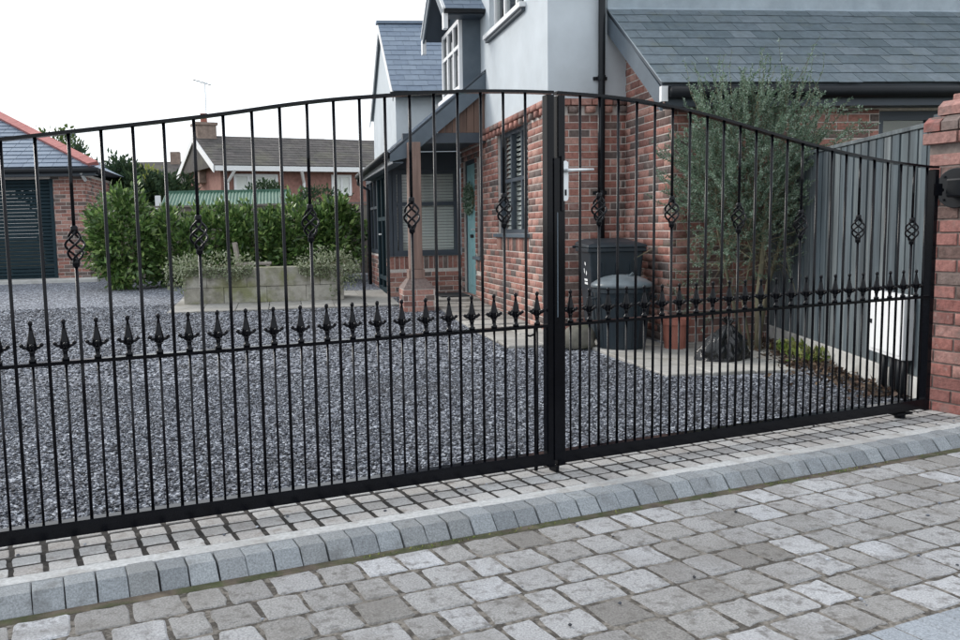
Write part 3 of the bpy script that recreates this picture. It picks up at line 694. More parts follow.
# --- annex with slate lean-to
AX, AY = 3.805, 7.96
EY, EZ, TY, TZ, VX = 7.75, 2.475, 9.1, 3.475, 3.585       # eave, top, verge
sl = (TZ - EZ) / (TY - EY)
def rz(y): return EZ + (y - EY) * sl
AWIN = (5.96 - AX, 7.2 - AX, 1.1, 2.24)
mb = MB(); holed(mb, (AX, AY, 0), UX, -UY, 9.5 - AX, -.1, 2.27, [AWIN], .25); mb.build('wall', 'mortar', house)
mb = MB(); mb.prism([(AX, AY + .25, -.1), (AX, HY, -.1), (AX, HY, rz(HY) - .08), (AX, AY, rz(AY) - .08), (AX, AY, 2.27), (AX, AY + .25, 2.27)], (.25, 0, 0)); mb.build('wall', 'mortar', house)
BR.panel((AX - .0075, AY, 0), UX, -UY, 4.2, 0, 2.26, [AWIN], phase=.25)
BR.panel((AX, HY, 0), -UY, -UX, HY - AY, 0, 3.4, lim=lambda c, h: c.z + h / 2 < rz(c.y - .05) - .1, phase=.1)
BR.emit(house, 'brick', 300)
wa = window(house, (5.96, AY, 1.1), UX, -UY, 1.24, 1.14, 'anthracite', vs=(.5,), fw=.09, recess=.06, blind=None, back='blind')  # pale backing colour stands in for sky reflected in the pane
# roof structure
mb = MB(); mb.prism([(VX, EY - .02, EZ - .035), (VX, TY - .02, rz(TY - .02) - .035), (VX, TY - .02, rz(TY - .02) + .008), (VX, EY - .02, EZ + .008)], (9.5 - VX, 0, 0)); mb.build('roof', 'anthracite', house)
slates(house, (VX - .01, EY - .045, EZ - .012), UX, Vector((0, 1, sl)), 8.0 - VX, 1.66, 'slate', .25, .19)
mb = MB(); mb.box(VX + .05, 9.5, EY, EY + .025, 2.26, EZ - .04); mb.build('fascia_board', 'anthracite', house)
mb = MB(); mb.box(VX + .05, 9.5, EY + .025, AY, 2.262, 2.276); mb.build('soffit', 'anthracite', house)
mb = MB(); mb.tube([(VX + .06, EY - .06, EZ - .09), (9.5, EY - .06, EZ - .09)], .055, 10); mb.build('gutter', 'black_plastic', house, smooth=True)
mb = MB(); d_ = .24
mb.prism([(VX, EY + .02, EZ - .03), (VX, TY - .02, rz(TY - .02) - .012), (VX, TY - .02, rz(TY - .02) - d_), (VX, EY + .24, rz(EY + .24) - d_ - .0), (VX, EY + .02, EZ - .25)], (.028, 0, 0)); mb.build('bargeboard', 'fascia', house, label='grey bargeboard of the lean-to gable end')
mb = MB(); mb.box(VX - .008, VX + .055, EY - .03, EY + .018, EZ - .17, EZ - .03); mb.build('verge_end', 'white', house)
mb = MB(); mb.prism([(VX + .028, EY + .02, EZ - .10), (VX + .028, TY - .02, rz(TY - .02) - .10), (VX + .028, TY - .02, rz(TY - .02) - .12), (VX + .028, EY + .02, EZ - .12)], (AX - VX, 0, 0)); mb.build('verge_soffit', 'fascia', house)
mb = MB(); mb.prism([(VX - .005, TY - .2, rz(TY - .2) + .03), (VX - .005, TY - .027, rz(TY - .027) + .03), (VX - .005, TY - .027, rz(TY) + .15), (VX - .005, TY - .035, rz(TY) + .15), (VX - .005, TY - .04, rz(TY - .04) + .042), (VX - .005, TY - .2, rz(TY - .2) + .036)], (9.5 - VX, 0, 0)); mb.build('flashing', 'lead', house)
mb = MB(); mb.para((VX - .012, EY - .03, EZ + .004), (.03, 0, 0), Vector((0, 1, sl)) * (TY - EY), (0, 0, .012)); mb.build('verge_trim', 'lead', house)

# --- porch lean-to against the left wall
PX, PZ = 1.585, 2.235; psl = (3.32 - PZ) / (HX - PX)
def pz(x): return PZ + (x - PX) * psl
PY0, PY1 = 11.86, 16.1
mb = MB(); mb.prism([(PX - .03, PY0, pz(PX - .03) - .06), (HX - .014, PY0, pz(HX) - .06), (HX - .014, PY0, pz(HX)), (PX - .03, PY0, pz(PX - .03))], (0, PY1 - PY0, 0)); mb.build('porch_roof', 'anthracite', house)
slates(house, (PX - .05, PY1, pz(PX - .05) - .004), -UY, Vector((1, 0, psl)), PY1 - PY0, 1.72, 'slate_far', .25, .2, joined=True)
mb = MB(); mb.prism([(PX - .02, PY0 - .03, pz(PX - .02) - .012), (HX - .015, PY0 - .03, pz(HX) - .012), (HX - .015, PY0 - .03, pz(HX) - .27), (PX + .23, PY0 - .03, pz(PX + .23) - .26), (PX - .02, PY0 - .03, pz(PX) - .13)], (0, .028, 0)); mb.build('porch_bargeboard', 'fascia', house)
mb = MB(); mb.prism([(PX - .02, PY0 - .035, pz(PX - .02) + .004), (HX - .015, PY0 - .035, pz(HX) + .004), (HX - .015, PY0 - .035, pz(HX) + .028), (PX - .02, PY0 - .035, pz(PX - .02) + .028)], (0, .06, 0)); mb.build('porch_verge_trim', 'anthracite', house)
xx = 2.26
while xx < HX - .03:
    x1 = min(xx + .097, HX - .016); mb = MB(); mb.prism([(xx, PY0 + .06, 2.50), (x1, PY0 + .06, 2.50), (x1, PY0 + .06, pz(x1) - .1), (xx, PY0 + .06, pz(xx) - .1)], (0, .02, 0)); mb.build('cladding_plank', 'clad_brown', house); xx += .103
mb = MB(); mb.box(1.76, HX - .014, PY0 + .05, PY0 + .16, 2.36, 2.497); mb.build('porch_beam', 'anthracite', house)
mb = MB(); mb.box(1.76, HX - .002, PY0 + .165, 13.598, 2.40, 2.42); mb.build('porch_ceiling', 'anthracite', house)
mb = MB(); mb.tube([(PX - .07, PY0 - .02, PZ - .04), (PX - .07, PY1, PZ - .07)], .055, 10); mb.tube([(PX - .07, PY1 - .05, PZ - .1), (PX - .07, PY1 - .05, PZ - .2), (PX + .1, PY1 - .2, PZ - .33), (PX + .1, PY1 - .2, .15)], .032, 8); mb.build('gutter', 'black_plastic', house, smooth=True)
mb = MB(); mb.box(PX + .0, PX + .022, PY0, PY1, PZ - .15, PZ - .03); mb.build('eaves_board', 'white', house)
mb = MB(); mb.box(PX + .024, 1.755, PY0 + .005, PY1, PZ - .145, PZ - .13); mb.build('eaves_soffit', 'fascia', house)
# post on its brick pier
mb = MB(); mb.box(1.80, 1.975, 11.72, 11.895, .62, 2.36); post = mb.build('porch_post', 'oak', house, bevel=.006)
mb = MB(); mb.box(1.775, 2.0, 11.695, 11.92, .49, .618); mb.build('post_base', 'oak', post, bevel=.006)
PB = Bricks(); mb = MB(); mb.box(1.68, 2.11, 11.55, 11.99, -.05, .36); pier = mb.build('pier', 'mortar', house)
PB.panel((1.68 - .0075, 11.55, .04), UX, -UY, .43, 0, .316, phase=.3); PB.panel((1.68, 11.99, .04), -UY, -UX, .44, 0, .316, phase=.1); PB.emit(pier, 'brick', 300)
mb = MB(); a_ = [(1.67, 11.54, .362), (2.12, 11.54, .362), (2.12, 12.0, .362), (1.67, 12.0, .362)]; b_ = [(1.77, 11.69, .49), (2.01, 11.69, .49), (2.01, 11.93, .49), (1.77, 11.93, .49)]
mb.add(a_ + b_, [(3, 2, 1, 0), (4, 5, 6, 7), (0, 1, 5, 4), (1, 2, 6, 5), (2, 3, 7, 6), (3, 0, 4, 7)]); mb.build('pier_cap', 'brick_red', pier)
# --- bay under the lean-to
BX, BY = 1.76, 13.6
BB = Bricks(); mb = MB(); mb.box(BX, HX - .002, BY, BY + .2, -.05, .745); mb.box(BX, BX + .2, BY + .2, BY + .38, -.05, .745); bayw = mb.build('bay_wall', 'mortar', house); MB().box(BX, BX + .2, 15.2, 17, -.05, .745).build('bay_wall', 'mortar', house)
BB.panel((BX - .0075, BY, .02), UX, -UY, HX - BX, 0, .5, phase=.4); BB.panel((BX, BY + .38, .02), -UY, -UX, .38, 0, .7); BB.panel((BX, 17, .02), -UY, -UX, 1.8, 0, .7)
x = 0
while x < HX - BX - .05: BB.one((BX + x + .036, BY, .64), UX, -UY, .067, .2); x += .079
BB.emit(bayw, 'brick', 120)
bw = window(house, (BX + .06, BY + .02, .76), UX, -UY, HX - BX - .1, 1.36, 'anthracite', vs=(.12,), hs=(.6,), fw=.075, recess=0, blind=(.048, .045, 1.15, 'blind'))
MB().box(BX - .04, HX - .02, BY - .04, BY + .1, .747, .76).build('sill', 'anthracite', bw)
MB().box(BX + .004, HX - .004, BY + .012, BY + .1, 2.125, 2.39).build('bay_header', 'anthracite', house)
b2 = window(house, (BX, 14.0, .76), -UY, -UX, .38, 1.36, 'anthracite', hs=(.6,), fw=.06, recess=0, glassm='glass_dark', back=None)
b3 = window(house, (BX, 15.2, .12), -UY, -UX, 1.18, 2.0, 'teal_door', vs=(.5,), hs=(.12, .62), fw=.08, recess=0, glassm='glass_dark', name='french_door')
MB().tube([(BX - .01, 14.56, 1.1), (BX - .05, 14.56, 1.1), (BX - .05, 14.45, 1.1)], .012, 6).build('handle', 'white', b3)
b4 = window(house, (BX, 17.0, .76), -UY, -UX, 1.78, 1.36, 'anthracite', vs=(.33, .67), hs=(.6,), fw=.06, recess=0, glassm='glass_dark')
MB().box(BX - .002, BX + .1, BY - .003, 17, 2.122, 2.40).build('bay_header', 'anthracite', house)
# --- dormer over the porch
DX, D0, D1 = 2.65, 12.12, 13.42
mb = MB(); mb.box(DX + .02, HX - .015, D0, D1, 3.0, 4.12); mb.build('dormer_cheek', 'fascia', house)
dw = window(house, (DX + .02, D1 - .02, 3.13), -UY, -UX, D1 - D0 - .04, .98, 'white', vs=(.34, .67), hs=(.62,), fw=.06, recess=-.05, depth=.068, back=None, glassm='glass_dark')
MB().box(DX - .09, DX + .02, D0 - .03, D1 + .03, 3.075, 3.125).build('sill', 'white', dw)
ez, er = 4.10, 4.80; dm = (D0 + D1) / 2; y0, y1 = 11.86, 13.68; x0 = 2.38
for (ya, yb_) in ((y0, dm), (y1, dm)):
    mb = MB(); mb.prism([(x0, ya, ez), (x0, yb_, er), (x0, yb_, er + .07), (x0, ya, ez + .06)], (HX - x0 + .3, 0, 0)); mb.build('dormer_roof', 'anthracite', house)
    mb = MB(); mb.prism([(x0 - .025, ya, ez + .05), (x0 - .025, yb_, er + .06), (x0 - .025, yb_, er - .11), (x0 - .025, ya, ez - .12)], (.025, 0, 0)); mb.build('dormer_bargeboard', 'fascia', house)
    mb = MB(); mb.prism([(x0 - .04, ya, ez + .052), (x0 - .04, yb_, er + .062), (x0 - .04, yb_, er + .095), (x0 - .04, ya, ez + .085)], (.05, 0, 0)); mb.build('dormer_verge', 'white', house)
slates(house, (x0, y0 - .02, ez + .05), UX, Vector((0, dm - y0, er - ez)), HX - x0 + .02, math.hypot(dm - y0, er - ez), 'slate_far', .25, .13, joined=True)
MB().box(x0 + .03, HX - .015, y0 - .005, D0 - .002, ez - .02, ez + .0).build('dormer_soffit', 'anthracite', house)
MB().box(x0 - .03, HX - .02, y0 - .06, y0 - .005, ez + .0, ez + .05).build('dormer_gutter', 'black_plastic', house)
MB().box(x0 - .03, x0 + .03, y0 - .02, y0 + .1, ez - .2, ez + .02).build('gable_box', 'white', house)
MB().box(x0 - .03, x0 + .03, y1 - .1, y1 + .02, ez - .2, ez + .02).build('gable_box', 'white', house)
mb = MB(); mb.prism([(DX + .06, D0, 4.12), (DX + .06, D1, 4.12), (DX + .06, dm, 4.66)], (.2, 0, 0)); mb.build('dormer_gable', 'fascia', house)
# --- far wing
WX, WY0, WY1 = 2.42, 17.25, 21.2; wz, wr = 3.96, 5.62; wm = (WY0 + WY1) / 2
mb = MB(); mb.box(WX, 7, WY0, WY1, -.1, wz); mb.prism([(WX, WY0, wz), (WX, WY1, wz), (WX, wm, wr - .08)], (4.5, 0, 0)); mb.build('wing_wall', 'render', house)
for (ya, sgn) in ((WY0 - .15, 1), (WY1 + .15, -1)):
    za = wz - .15 * (wr - wz) / (wm - WY0)
    mb = MB(); mb.prism([(WX - .06, ya, za), (WX - .06, wm, wr), (WX - .06, wm, wr + .06), (WX - .06, ya, za + .06)], (4.8, 0, 0)); mb.build('wing_roof', 'lead', house)
    mb = MB(); mb.prism([(WX - .085, ya, za + .06), (WX - .085, wm, wr + .07), (WX - .085, wm, wr - .12), (WX - .085, ya, za - .14)], (.025, 0, 0)); mb.build('wing_bargeboard', 'white', house)
za = wz - .15 * (wr - wz) / (wm - WY0)
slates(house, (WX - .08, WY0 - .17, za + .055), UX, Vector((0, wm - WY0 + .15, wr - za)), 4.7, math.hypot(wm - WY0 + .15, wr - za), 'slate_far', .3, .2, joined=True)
MB().box(WX - .13, 7, WY0 - .22, WY0 - .155, za - .06, za + .04).build('wing_gutter', 'black_plastic', house)
MB().box(WX - .12, 7, wm - .1, wm + .1, wr + .05, wr + .11).build('ridge_tiles', 'slate_far', house)
ww = window(house, (3.2, WY0, 2.9), UX, -UY, .9, .75, 'white', vs=(.5,), fw=.07, recess=-.03, depth=.05, back=None, glassm='glass_dark')
# ================================================================== PILLAR, FENCE, METER BOX
ps0, ps1, pt0, pt1 = 5.24, 5.70, -.36, .15
pil = thing('brick_pillar', 'weathered red brick gate pillar with stepped cap at the right', 'pillar', G(5.47, -.1, 0))
mb = MB(); gbox(mb, ps0, ps1, pt0, pt1, -.1, 1.62); gbox(mb, ps0 - .0, ps1, pt0, pt1, 1.62, 1.77); mb.build('core', 'mortar_dark', pil)
PBK = Bricks()
PBK.panel(G(ps0, pt1, 0), -GN, -GD, pt1 - pt0, -.02, 1.60, phase=.35, out=.008)
PBK.panel(G(ps0 - .0095, pt0, 0), GD, -GN, ps1 - ps0, -.02, 1.60, phase=.6, out=.008)
def ring(z, h, ex):
    for (o_, u_, n_, w_) in ((G(ps0, pt1, 0), -GN, -GD, pt1 - pt0), (G(ps0, pt0, 0), GD, -GN, ps1 - ps0)):
        a = -ex
        k = 0
        while a < w_ + ex - .02:
            L = min(.218 if (k % 2 == 0) else .105, w_ + ex - a); PBK.one(o_ + u_ * (a + L / 2) + ZZ * (z + h / 2), u_, n_, L - .01, h - .01, out=ex + .008, dep=ex + .035); a += L; k += 1
ring(1.605, .079, .03); 
PBK.emit(pil, 'brick_red', 300)
def frus(z0, z1, e0, e1, name, m):
    a = [G(ps0 - e0, pt0 - e0, z0), G(ps1 + e0, pt0 - e0, z0), G(ps1 + e0, pt1 + e0, z0), G(ps0 - e0, pt1 + e0, z0)]; b = [G(ps0 - e1, pt0 - e1, z1), G(ps1 + e1, pt0 - e1, z1), G(ps1 + e1, pt1 + e1, z1), G(ps0 - e1, pt1 + e1, z1)]
    q = MB(); q.add(a + b, [(3, 2, 1, 0), (4, 5, 6, 7), (0, 1, 5, 4), (1, 2, 6, 5), (2, 3, 7, 6), (3, 0, 4, 7)]); return q.build(name, m, pil, bevel=.006)
# canted bricks of the cap, one by one along the two visible sides
for (o_, u_, n_, w_) in ((G(ps0, pt1, 0), -GN, -GD, pt1 - pt0), (G(ps0, pt0, 0), GD, -GN, ps1 - ps0)):
    for (z, e, st) in ((1.688, .03, .108), (1.783, -.02, .225)):
        a = -e
        while a < w_ + e - .03:
            L = min(st, w_ + e - a); A = o_ + u_ * (a + .004) + ZZ * z + n_ * e
            q = MB(); q.prism([A, A + ZZ * .05, A + ZZ * .086 - n_ * .045, A + ZZ * .088 - n_ * .12, A - n_ * .12], u_ * (L - .009)); q.build('cant_brick', 'brick_red', pil); a += L
frus(1.79, 1.905, -.07, -.075, 'cap_block', 'brick_red'); frus(1.68, 1.79, -.05, -.06, 'cap_core', 'mortar_dark')
q = MB(); pl = []
for i in range(16):
    a = 2 * math.pi * i / 16; pl.append(G(ps0 + .0695, -.055 + .036 * math.cos(a), 1.852 + .036 * math.sin(a)))
q.prism(pl, GD * -.006); q.build('metal_disc', 'lead', pil)
# round black plate with the hinge bracket
br = thing('round_bracket', 'round black metal plate bolted to the brick pillar at the gate hinge', 'bracket', G(ps0, 0, 1.2))
q = MB(); pl = [G(ps0 - .010, -.035 + .118 * math.cos(2 * math.pi * i / 32), 1.345 + .118 * math.sin(2 * math.pi * i / 32)) for i in range(32)]; q.prism(pl, GD * -.022); q.build('plate', 'black_plastic', br, bevel=.004)
q = MB(); gbox(q, ps0 - .085, ps0 - .032, -.13, -.01, 1.29, 1.40); q.build('housing', 'black_plastic', br, bevel=.012)
q = MB()
for a in (0.8, 2.4, 4.0, 5.5): q.lathe(G(ps0 - .034, -.035 + .095 * math.cos(a), 1.345 + .095 * math.sin(a) - .005), [(.008, 0), (.008, .01)], 6)
q.build('bolts', 'black_plastic', br)

F0 = Vector((4.06, 4.9, 0)); F1 = Vector((4.84, 7.95, 0)); FD = (F1 - F0).normalized(); FN = Vector((-FD.y, FD.x, 0)); FL = (F1 - F0).length; FA = math.atan2(FD.y, FD.x)
fen = thing('board_fence', 'dark grey stained close board fence between the pillar and the house', 'fence', (F0 + F1) / 2)
FB = [MB().box(0, .101, 0, .019, 0, 1.58).mesh('board', MT['fence_dark']), MB().box(0, .092, 0, .017, 0, 1.58).mesh('back_board', MT['fence_dark'])]
for k in range(int(FL / .124) + 1):
    c = F0 + FD * (k * .124 - .05) + ZZ * .155 + FN * random.uniform(0, .004); o = place('board', FB[0], fen, c, FA + random.gauss(0, .006)); o.scale = (1, 1, random.uniform(.997, 1.003)); o.rotation_euler.y = random.gauss(0, .002)
    if k < int(FL / .124): place('back_board', FB[1], fen, c + FD * (.062 + random.uniform(-.004, .004)) - FN * .024, FA)
def fq(q_, d, z): return F0 + FD * q_ + FN * d + ZZ * z
q = MB(); q.para(fq(-.05, -.05, 1.738), FD * (FL + .05), FN * .082, ZZ * .028); q.build('capping', 'fence_dark', fen, bevel=.004)
for z in (.35, .95, 1.5): q = MB(); q.para(fq(-.05, -.10, z), FD * FL, FN * .07, ZZ * .08); q.build('rail', 'fence_dark', fen)
for k in range(2):
    q = MB(); q.para(fq(-.05 + k * 1.62, -.02, 0 - .05), FD * 1.61, FN * .05, ZZ * .2); q.build('gravel_board', 'concrete', fen, bevel=.005)
q = MB(); q.para(fq(-.12, -.05, 0), FD * .085, FN * .09, ZZ * 1.8); q.build('post', 'fence_dark', fen)
q = MB(); q.para(fq(1.55, -.11, 0), FD * .09, FN * .1, ZZ * 1.735); q.build('post', 'fence_dark', fen)
mt = thing('meter_box', 'white plastic meter box mounted low on the dark fence', 'meter box', fq(.37, .05, .25))
q = MB(); q.para(fq(.12, .022, .25), FD * .5, FN * .075, ZZ * .425); q.build('case', 'meter', mt, bevel=.008)
q = MB(); q.para(fq(.145, .0975, .275), FD * .45, FN * .008, ZZ * .375); dr = q.build('door', 'meter', mt, bevel=.004)
q = MB(); q.para(fq(.56, .106, .45), FD * .02, FN * .006, ZZ * .03); q.build('lock', 'black_plastic', dr)
q = MB()
for (a, w_) in ((.16, .018), (.22, .022), (.28, .02), (.34, .014), (.45, .016)):
    q.tube([fq(a, .06, .252), fq(a + random.uniform(-.01, .01), .062, .15), fq(a + random.uniform(-.02, .02), .06, -.02)], w_, 8)
q.build('supply_pipes', 'black_plastic', mt, smooth=True)

# ================================================================== BINS AND THINGS BY THE WALL
def wheelie(label, c, rz_):
    t = thing('wheelie_bin', label, 'bin', c); t.rotation_euler.z = rz_
    def put(mb_, name, m, parent=t, smooth=False, bevel=0):
        o_ = bpy.data.objects.new(name, mb_.mesh(name, MT[m], smooth=smooth)); COL.objects.link(o_); o_.parent = parent
        if bevel: bv = o_.modifiers.new('b', 'BEVEL'); bv.width = bevel; bv.segments = 2; bv.limit_method = 'ANGLE'
        return o_
    q = MB(); a, b_ = .205, .23; A, B_ = .27, .29
    bot = [(-a, -b_, .03), (a, -b_, .03), (a, b_ - .06, .03), (-a, b_ - .06, .03)]; top = [(-A, -B_, .93), (A, -B_, .93), (A, B_, .93), (-A, B_, .93)]
    q.add(bot + top, [(3, 2, 1, 0), (4, 5, 6, 7), (0, 1, 5, 4), (1, 2, 6, 5), (2, 3, 7, 6), (3, 0, 4, 7)]); body = put(q, 'body', 'bin', bevel=.02)
    q = MB(); q.box(-A - .02, A + .02, -B_ - .02, B_ + .02, .905, .945); put(q, 'rim', 'bin', bevel=.008)
    q = MB(); la = [(-A - .025, -B_ - .03, .947), (A + .025, -B_ - .03, .947), (A + .025, B_ + .02, .955), (-A - .025, B_ + .02, .955)]
    lb = [(-A - .02, -B_ - .025, .975), (A + .02, -B_ - .025, .975), (A + .02, B_ + .02, 1.0), (-A - .02, B_ + .02, 1.0)]; lc = [(-A + .07, -B_ + .08, 1.0), (A - .07, -B_ + .08, 1.0), (A - .07, B_ - .02, 1.035), (-A + .07, B_ - .02, 1.035)]
    F = [(3, 2, 1, 0), (8, 9, 10, 11)]
    for k in (0, 4): F += [(k + i, k + (i + 1) % 4, k + 4 + (i + 1) % 4, k + 4 + i) for i in range(4)]
    q.add(la + lb + lc, F); put(q, 'lid', 'bin', bevel=.01)
    q = MB(); q.tube([(-A - .04, B_ + .06, .95), (A + .04, B_ + .06, .95)], .016, 8)
    for x in (-A + .02, 0, A - .02): q.box(x - .02, x + .02, B_ - .005, B_ + .07, .93, .962)
    put(q, 'handle', 'bin')
    for sx in (-1, 1): 
        q = MB(); q.prism([(sx * .235, .2 + .1 * math.cos(2 * math.pi * i / 18), .1 + .1 * math.sin(2 * math.pi * i / 18)) for i in range(18)], (sx * .05, 0, 0)); put(q, 'wheel', 'black_plastic')
    for x in (-.14, 0, .14):
        q = MB(); q.add([(x - .012, -b_ - .001, .1), (x + .012, -b_ - .001, .1), (x + .012, -B_ + .008, .8), (x - .012, -B_ + .008, .8), (x - .008, -b_ - .014, .1), (x + .008, -b_ - .014, .1), (x + .008, -B_ - .006, .8), (x - .008, -B_ - .006, .8)], [(4, 5, 6, 7), (0, 4, 7, 3), (5, 1, 2, 6), (7, 6, 2, 3), (0, 1, 5, 4)]); put(q, 'rib', 'bin')
    # white recycling mark and text block on the left side
    def side(y, z): # point on the sloping left side, lifted 3 mm
        f_ = (z - .03) / .9; return (-(a + (A - a) * f_) - .004, y, z)
    q = MB(); cy, cz = -.05, .73
    for k in range(3):
        a0 = math.pi / 2 + k * 2.094; p = []
        for (r, da) in ((.075, -.16), (.075, .16), (.075, .55), (.048, .75), (.048, -.30)):
            p.append(side(cy + r * math.cos(a0 + da) * .9, cz + r * math.sin(a0 + da)))
        q.add(p, [tuple(range(5))])
    put(q, 'recycling_mark', 'print_white')
    q = MB()
    for k in range(2): q.add([side(cy - .07, .61 - k * .035), side(cy + .07, .61 - k * .035), side(cy + .07, .632 - k * .035), side(cy - .07, .632 - k * .035)], [(0, 1, 2, 3)])
    put(q, 'text_lines', 'print_white')
    return t
wheelie('tall dark wheelie bin with white recycling mark, behind the round dustbin', (3.36, 8.42, 0), R(-8))
db = thing('dustbin', 'dark round plastic dustbin with grey domed lid in front of the wheelie bin', 'bin', (3.2, 7.72, 0))
prof = [(.205, 0), (.215, .012), (.255, .5), (.262, .535), (.272, .54), (.272, .58), (.25, .585)]
MB().lathe((3.2, 7.72, .005), prof, 32).build('body', 'bin', db, smooth=False)
for k in range(20):
    a = 2 * math.pi * k / 20; q = MB(); d = Vector((math.cos(a), math.sin(a), 0)); q.tube([Vector((3.2, 7.72, .03)) + d * .216, Vector((3.2, 7.72, .5)) + d * .256], .006, 5); q.build('rib', 'bin', db)
ld = MB().lathe((3.2, 7.72, .588), [(.255, 0), (.285, .004), (.285, .03), (.27, .045), (.22, .075), (.16, .10), (.08, .115), (.001, .12)], 32).build('lid', 'bin_lid', db, smooth=True)
q = MB(); q.add([(3.06, 7.62, .672), (3.17, 7.57, .675), (3.24, 7.70, .712), (3.13, 7.75, .706)], [(0, 1, 2, 3)]); q.build('hatch', 'black_plastic', ld)
q = MB(); q.tube([(3.22, 7.60, .69), (3.28, 7.66, .715), (3.31, 7.74, .70)], .014, 8); q.build('grip', 'bin_lid', ld)
for sx in (-1, 1): q = MB(); q.tube([(3.2 + sx * .265, 7.66, .50), (3.2 + sx * .31, 7.66, .49), (3.2 + sx * .31, 7.78, .49), (3.2 + sx * .265, 7.78, .50)], .012, 8); q.build('handle', 'bin', db)
# boulder
def blob(name, c, r, m, label, cat, seed, squash=(1, 1, 1), amp=.12, parent=None, n=26, bag=False):
    rs = np.random.default_rng(seed); V = []; F = []; nn = n; mm = n // 2
    ph = rs.uniform(0, 6, (6, 3)); k = rs.uniform(1.2, 4.5, (6, 3))
    for i in range(mm + 1):
        for j in range(nn):
            th, fi = math.pi * i / mm, 2 * math.pi * j / nn; d = np.array([math.sin(th) * math.cos(fi), math.sin(th) * math.sin(fi), math.cos(th)])
            a = 1 + amp * sum(math.sin(k[q_] @ d * 1.6 + ph[q_, 0]) for q_ in range(6)) / 3
            if bag: a *= 1 + .06 * math.sin(fi * 7 + 3 * d[2]) * (1 - abs(d[2])) + (.25 * max(0, d[2]) ** 6)
            p = d * a * np.array(squash) * r; V.append((c[0] + p[0], c[1] + p[1], max(c[2] + p[2], 0.002)))
    for i in range(mm):
        for j in range(nn): F.append((i * nn + j, (i + 1) * nn + j, (i + 1) * nn + (j + 1) % nn, i * nn + (j + 1) % nn))
    q = MB(); q.add(V, F); o_ = q.build(name, m, parent, smooth=True)
    if label: tag(o_, label, cat)
    return o_
blob('boulder', (2.84, 7.9, .07), .17, 'boulder', 'rounded mossy boulder at the house corner beside the dustbin', 'stone', 3, (1, .9, .95), .1)
pot = thing('plant_pot', 'tall terracotta plant pot between the dustbin and the rubbish bag', 'pot', (3.66, 7.55, 0))
MB().lathe((3.66, 7.55, 0), [(.095, 0), (.10, .01), (.122, .235), (.135, .237), (.137, .29), (.12, .292), (.11, .26), (.001, .258)], 24).build('body', 'terracotta', pot, smooth=False)
MB().lathe((3.66, 7.55, .255), [(.11, 0), (.10, .012), (.001, .02)], 16).build('soil', 'earth', pot)
bagt = thing('rubbish_bag', 'shiny black rubbish bag slumped beside the terracotta pot', 'bag', (3.72, 6.8, 0))
V = []; F = []; nf, nr_ = 110, 34; rb = np.random.default_rng(4); ph = rb.uniform(0, 6.28, 12)
for i in range(nr_ + 1):
    h = i / nr_
    base_r = (.20 + .05 * math.sin(h * 2.6)) * (1 - h ** 1.25) ** .85 + .02 * h
    for j in range(nf):
        a = 6.2832 * j / nf
        fold = sum(-(1 - abs(math.sin(a * k_ / 2 + ph[k_] + h * (k_ - 5) * .8))) ** 3 for k_ in (2, 3, 4, 6, 7, 9)) * (.03 + .07 * h) + .02 * math.sin(h * 17 + 3 * math.sin(a * 2))
        lump = .035 * math.sin(a * 2 + 1) + .02 * math.sin(a * 3 + 6 * h)
        r_ = max(base_r * (1 + fold * 2.2) + lump * (1 - h), .012)
        V.append((3.72 + math.cos(a) * r_ * 1.12 + .05 * h * h, 6.8 + math.sin(a) * r_ * .85, .003 + .31 * h + .02 * math.sin(a * 4 + ph[1]) * h * (1 - h)))
    if i:
        for j in range(nf): F.append(((i - 1) * nf + j, (i - 1) * nf + (j + 1) % nf, i * nf + (j + 1) % nf, i * nf + j))
F.append(tuple(range(nr_ * nf, nr_ * nf + nf))); q = MB(); q.add(V, F); q.build('sack', 'bag', bagt, smooth=True)
q = MB()
for k in range(9):
    a = k * .7; b0 = Vector((3.77, 6.8, .295)); q.prism([b0, b0 + Vector((math.cos(a) * .025, math.sin(a) * .025, .02)), b0 + Vector((math.cos(a) * .07, math.sin(a) * .06, .045 + .02 * (k % 3))), b0 + Vector((math.cos(a + .6) * .05, math.sin(a + .6) * .05, .06))], (.003, .003, .002))
q.build('knot', 'bag', bagt)

# ================================================================== VEGETATION
def crown(n, c, r, clumps, spread, out=.6, shell=.55, up=.2, seed=1):
    rs = np.random.default_rng(seed); c = np.array(c); r = np.array(r)
    d = unit(rs.normal(size=(clumps, 3))); rad = rs.uniform(shell, 1, clumps)[:, None] ** .6; cc = d * rad
    cc = cc * (1 + rs.normal(size=(clumps, 1)) * .1)
    idx = rs.integers(0, clumps, n); off = rs.normal(size=(n, 3)) * spread
    P = c + (cc[idx] + off) * r; D = unit(d[idx] * out + unit(off) * .6 + rs.normal(size=(n, 3)) * .5 + np.array([0, 0, up]))
    return P, D
def shrub(name, label, cat, base, r, zc, n, L, W, m, group=None, seed=1, clumps=70, spread=.16, stems=5, trunk=.03, up=.3, cutz=.02):
    t = thing(name, label, cat, base, group)
    P, D = crown(n, (base[0], base[1], base[2] + zc), r, clumps, spread, seed=seed, up=up)
    k = P[:, 2] > base[2] + cutz; P, D = P[k], D[k]
    leaves('crown', P, D, L * rng.uniform(.6, 1.2, len(P)), W * rng.uniform(.7, 1.2, len(P)), m, t)
    q = MB()
    for i in range(stems):
        a = i * 6.28 / stems + .4; e = Vector((base[0] + math.cos(a) * r[0] * .45, base[1] + math.sin(a) * r[1] * .45, base[2] + zc + r[2] * .35)); b0 = Vector(base) + Vector((math.cos(a), math.sin(a), 0)) * trunk * 1.5
        q.tube([b0, b0.lerp(e, .5) + Vector((random.uniform(-.1, .1), 0, 0)), e], [trunk, trunk * .7, trunk * .25], 6)
    q.build('trunk', 'bark', t); return t
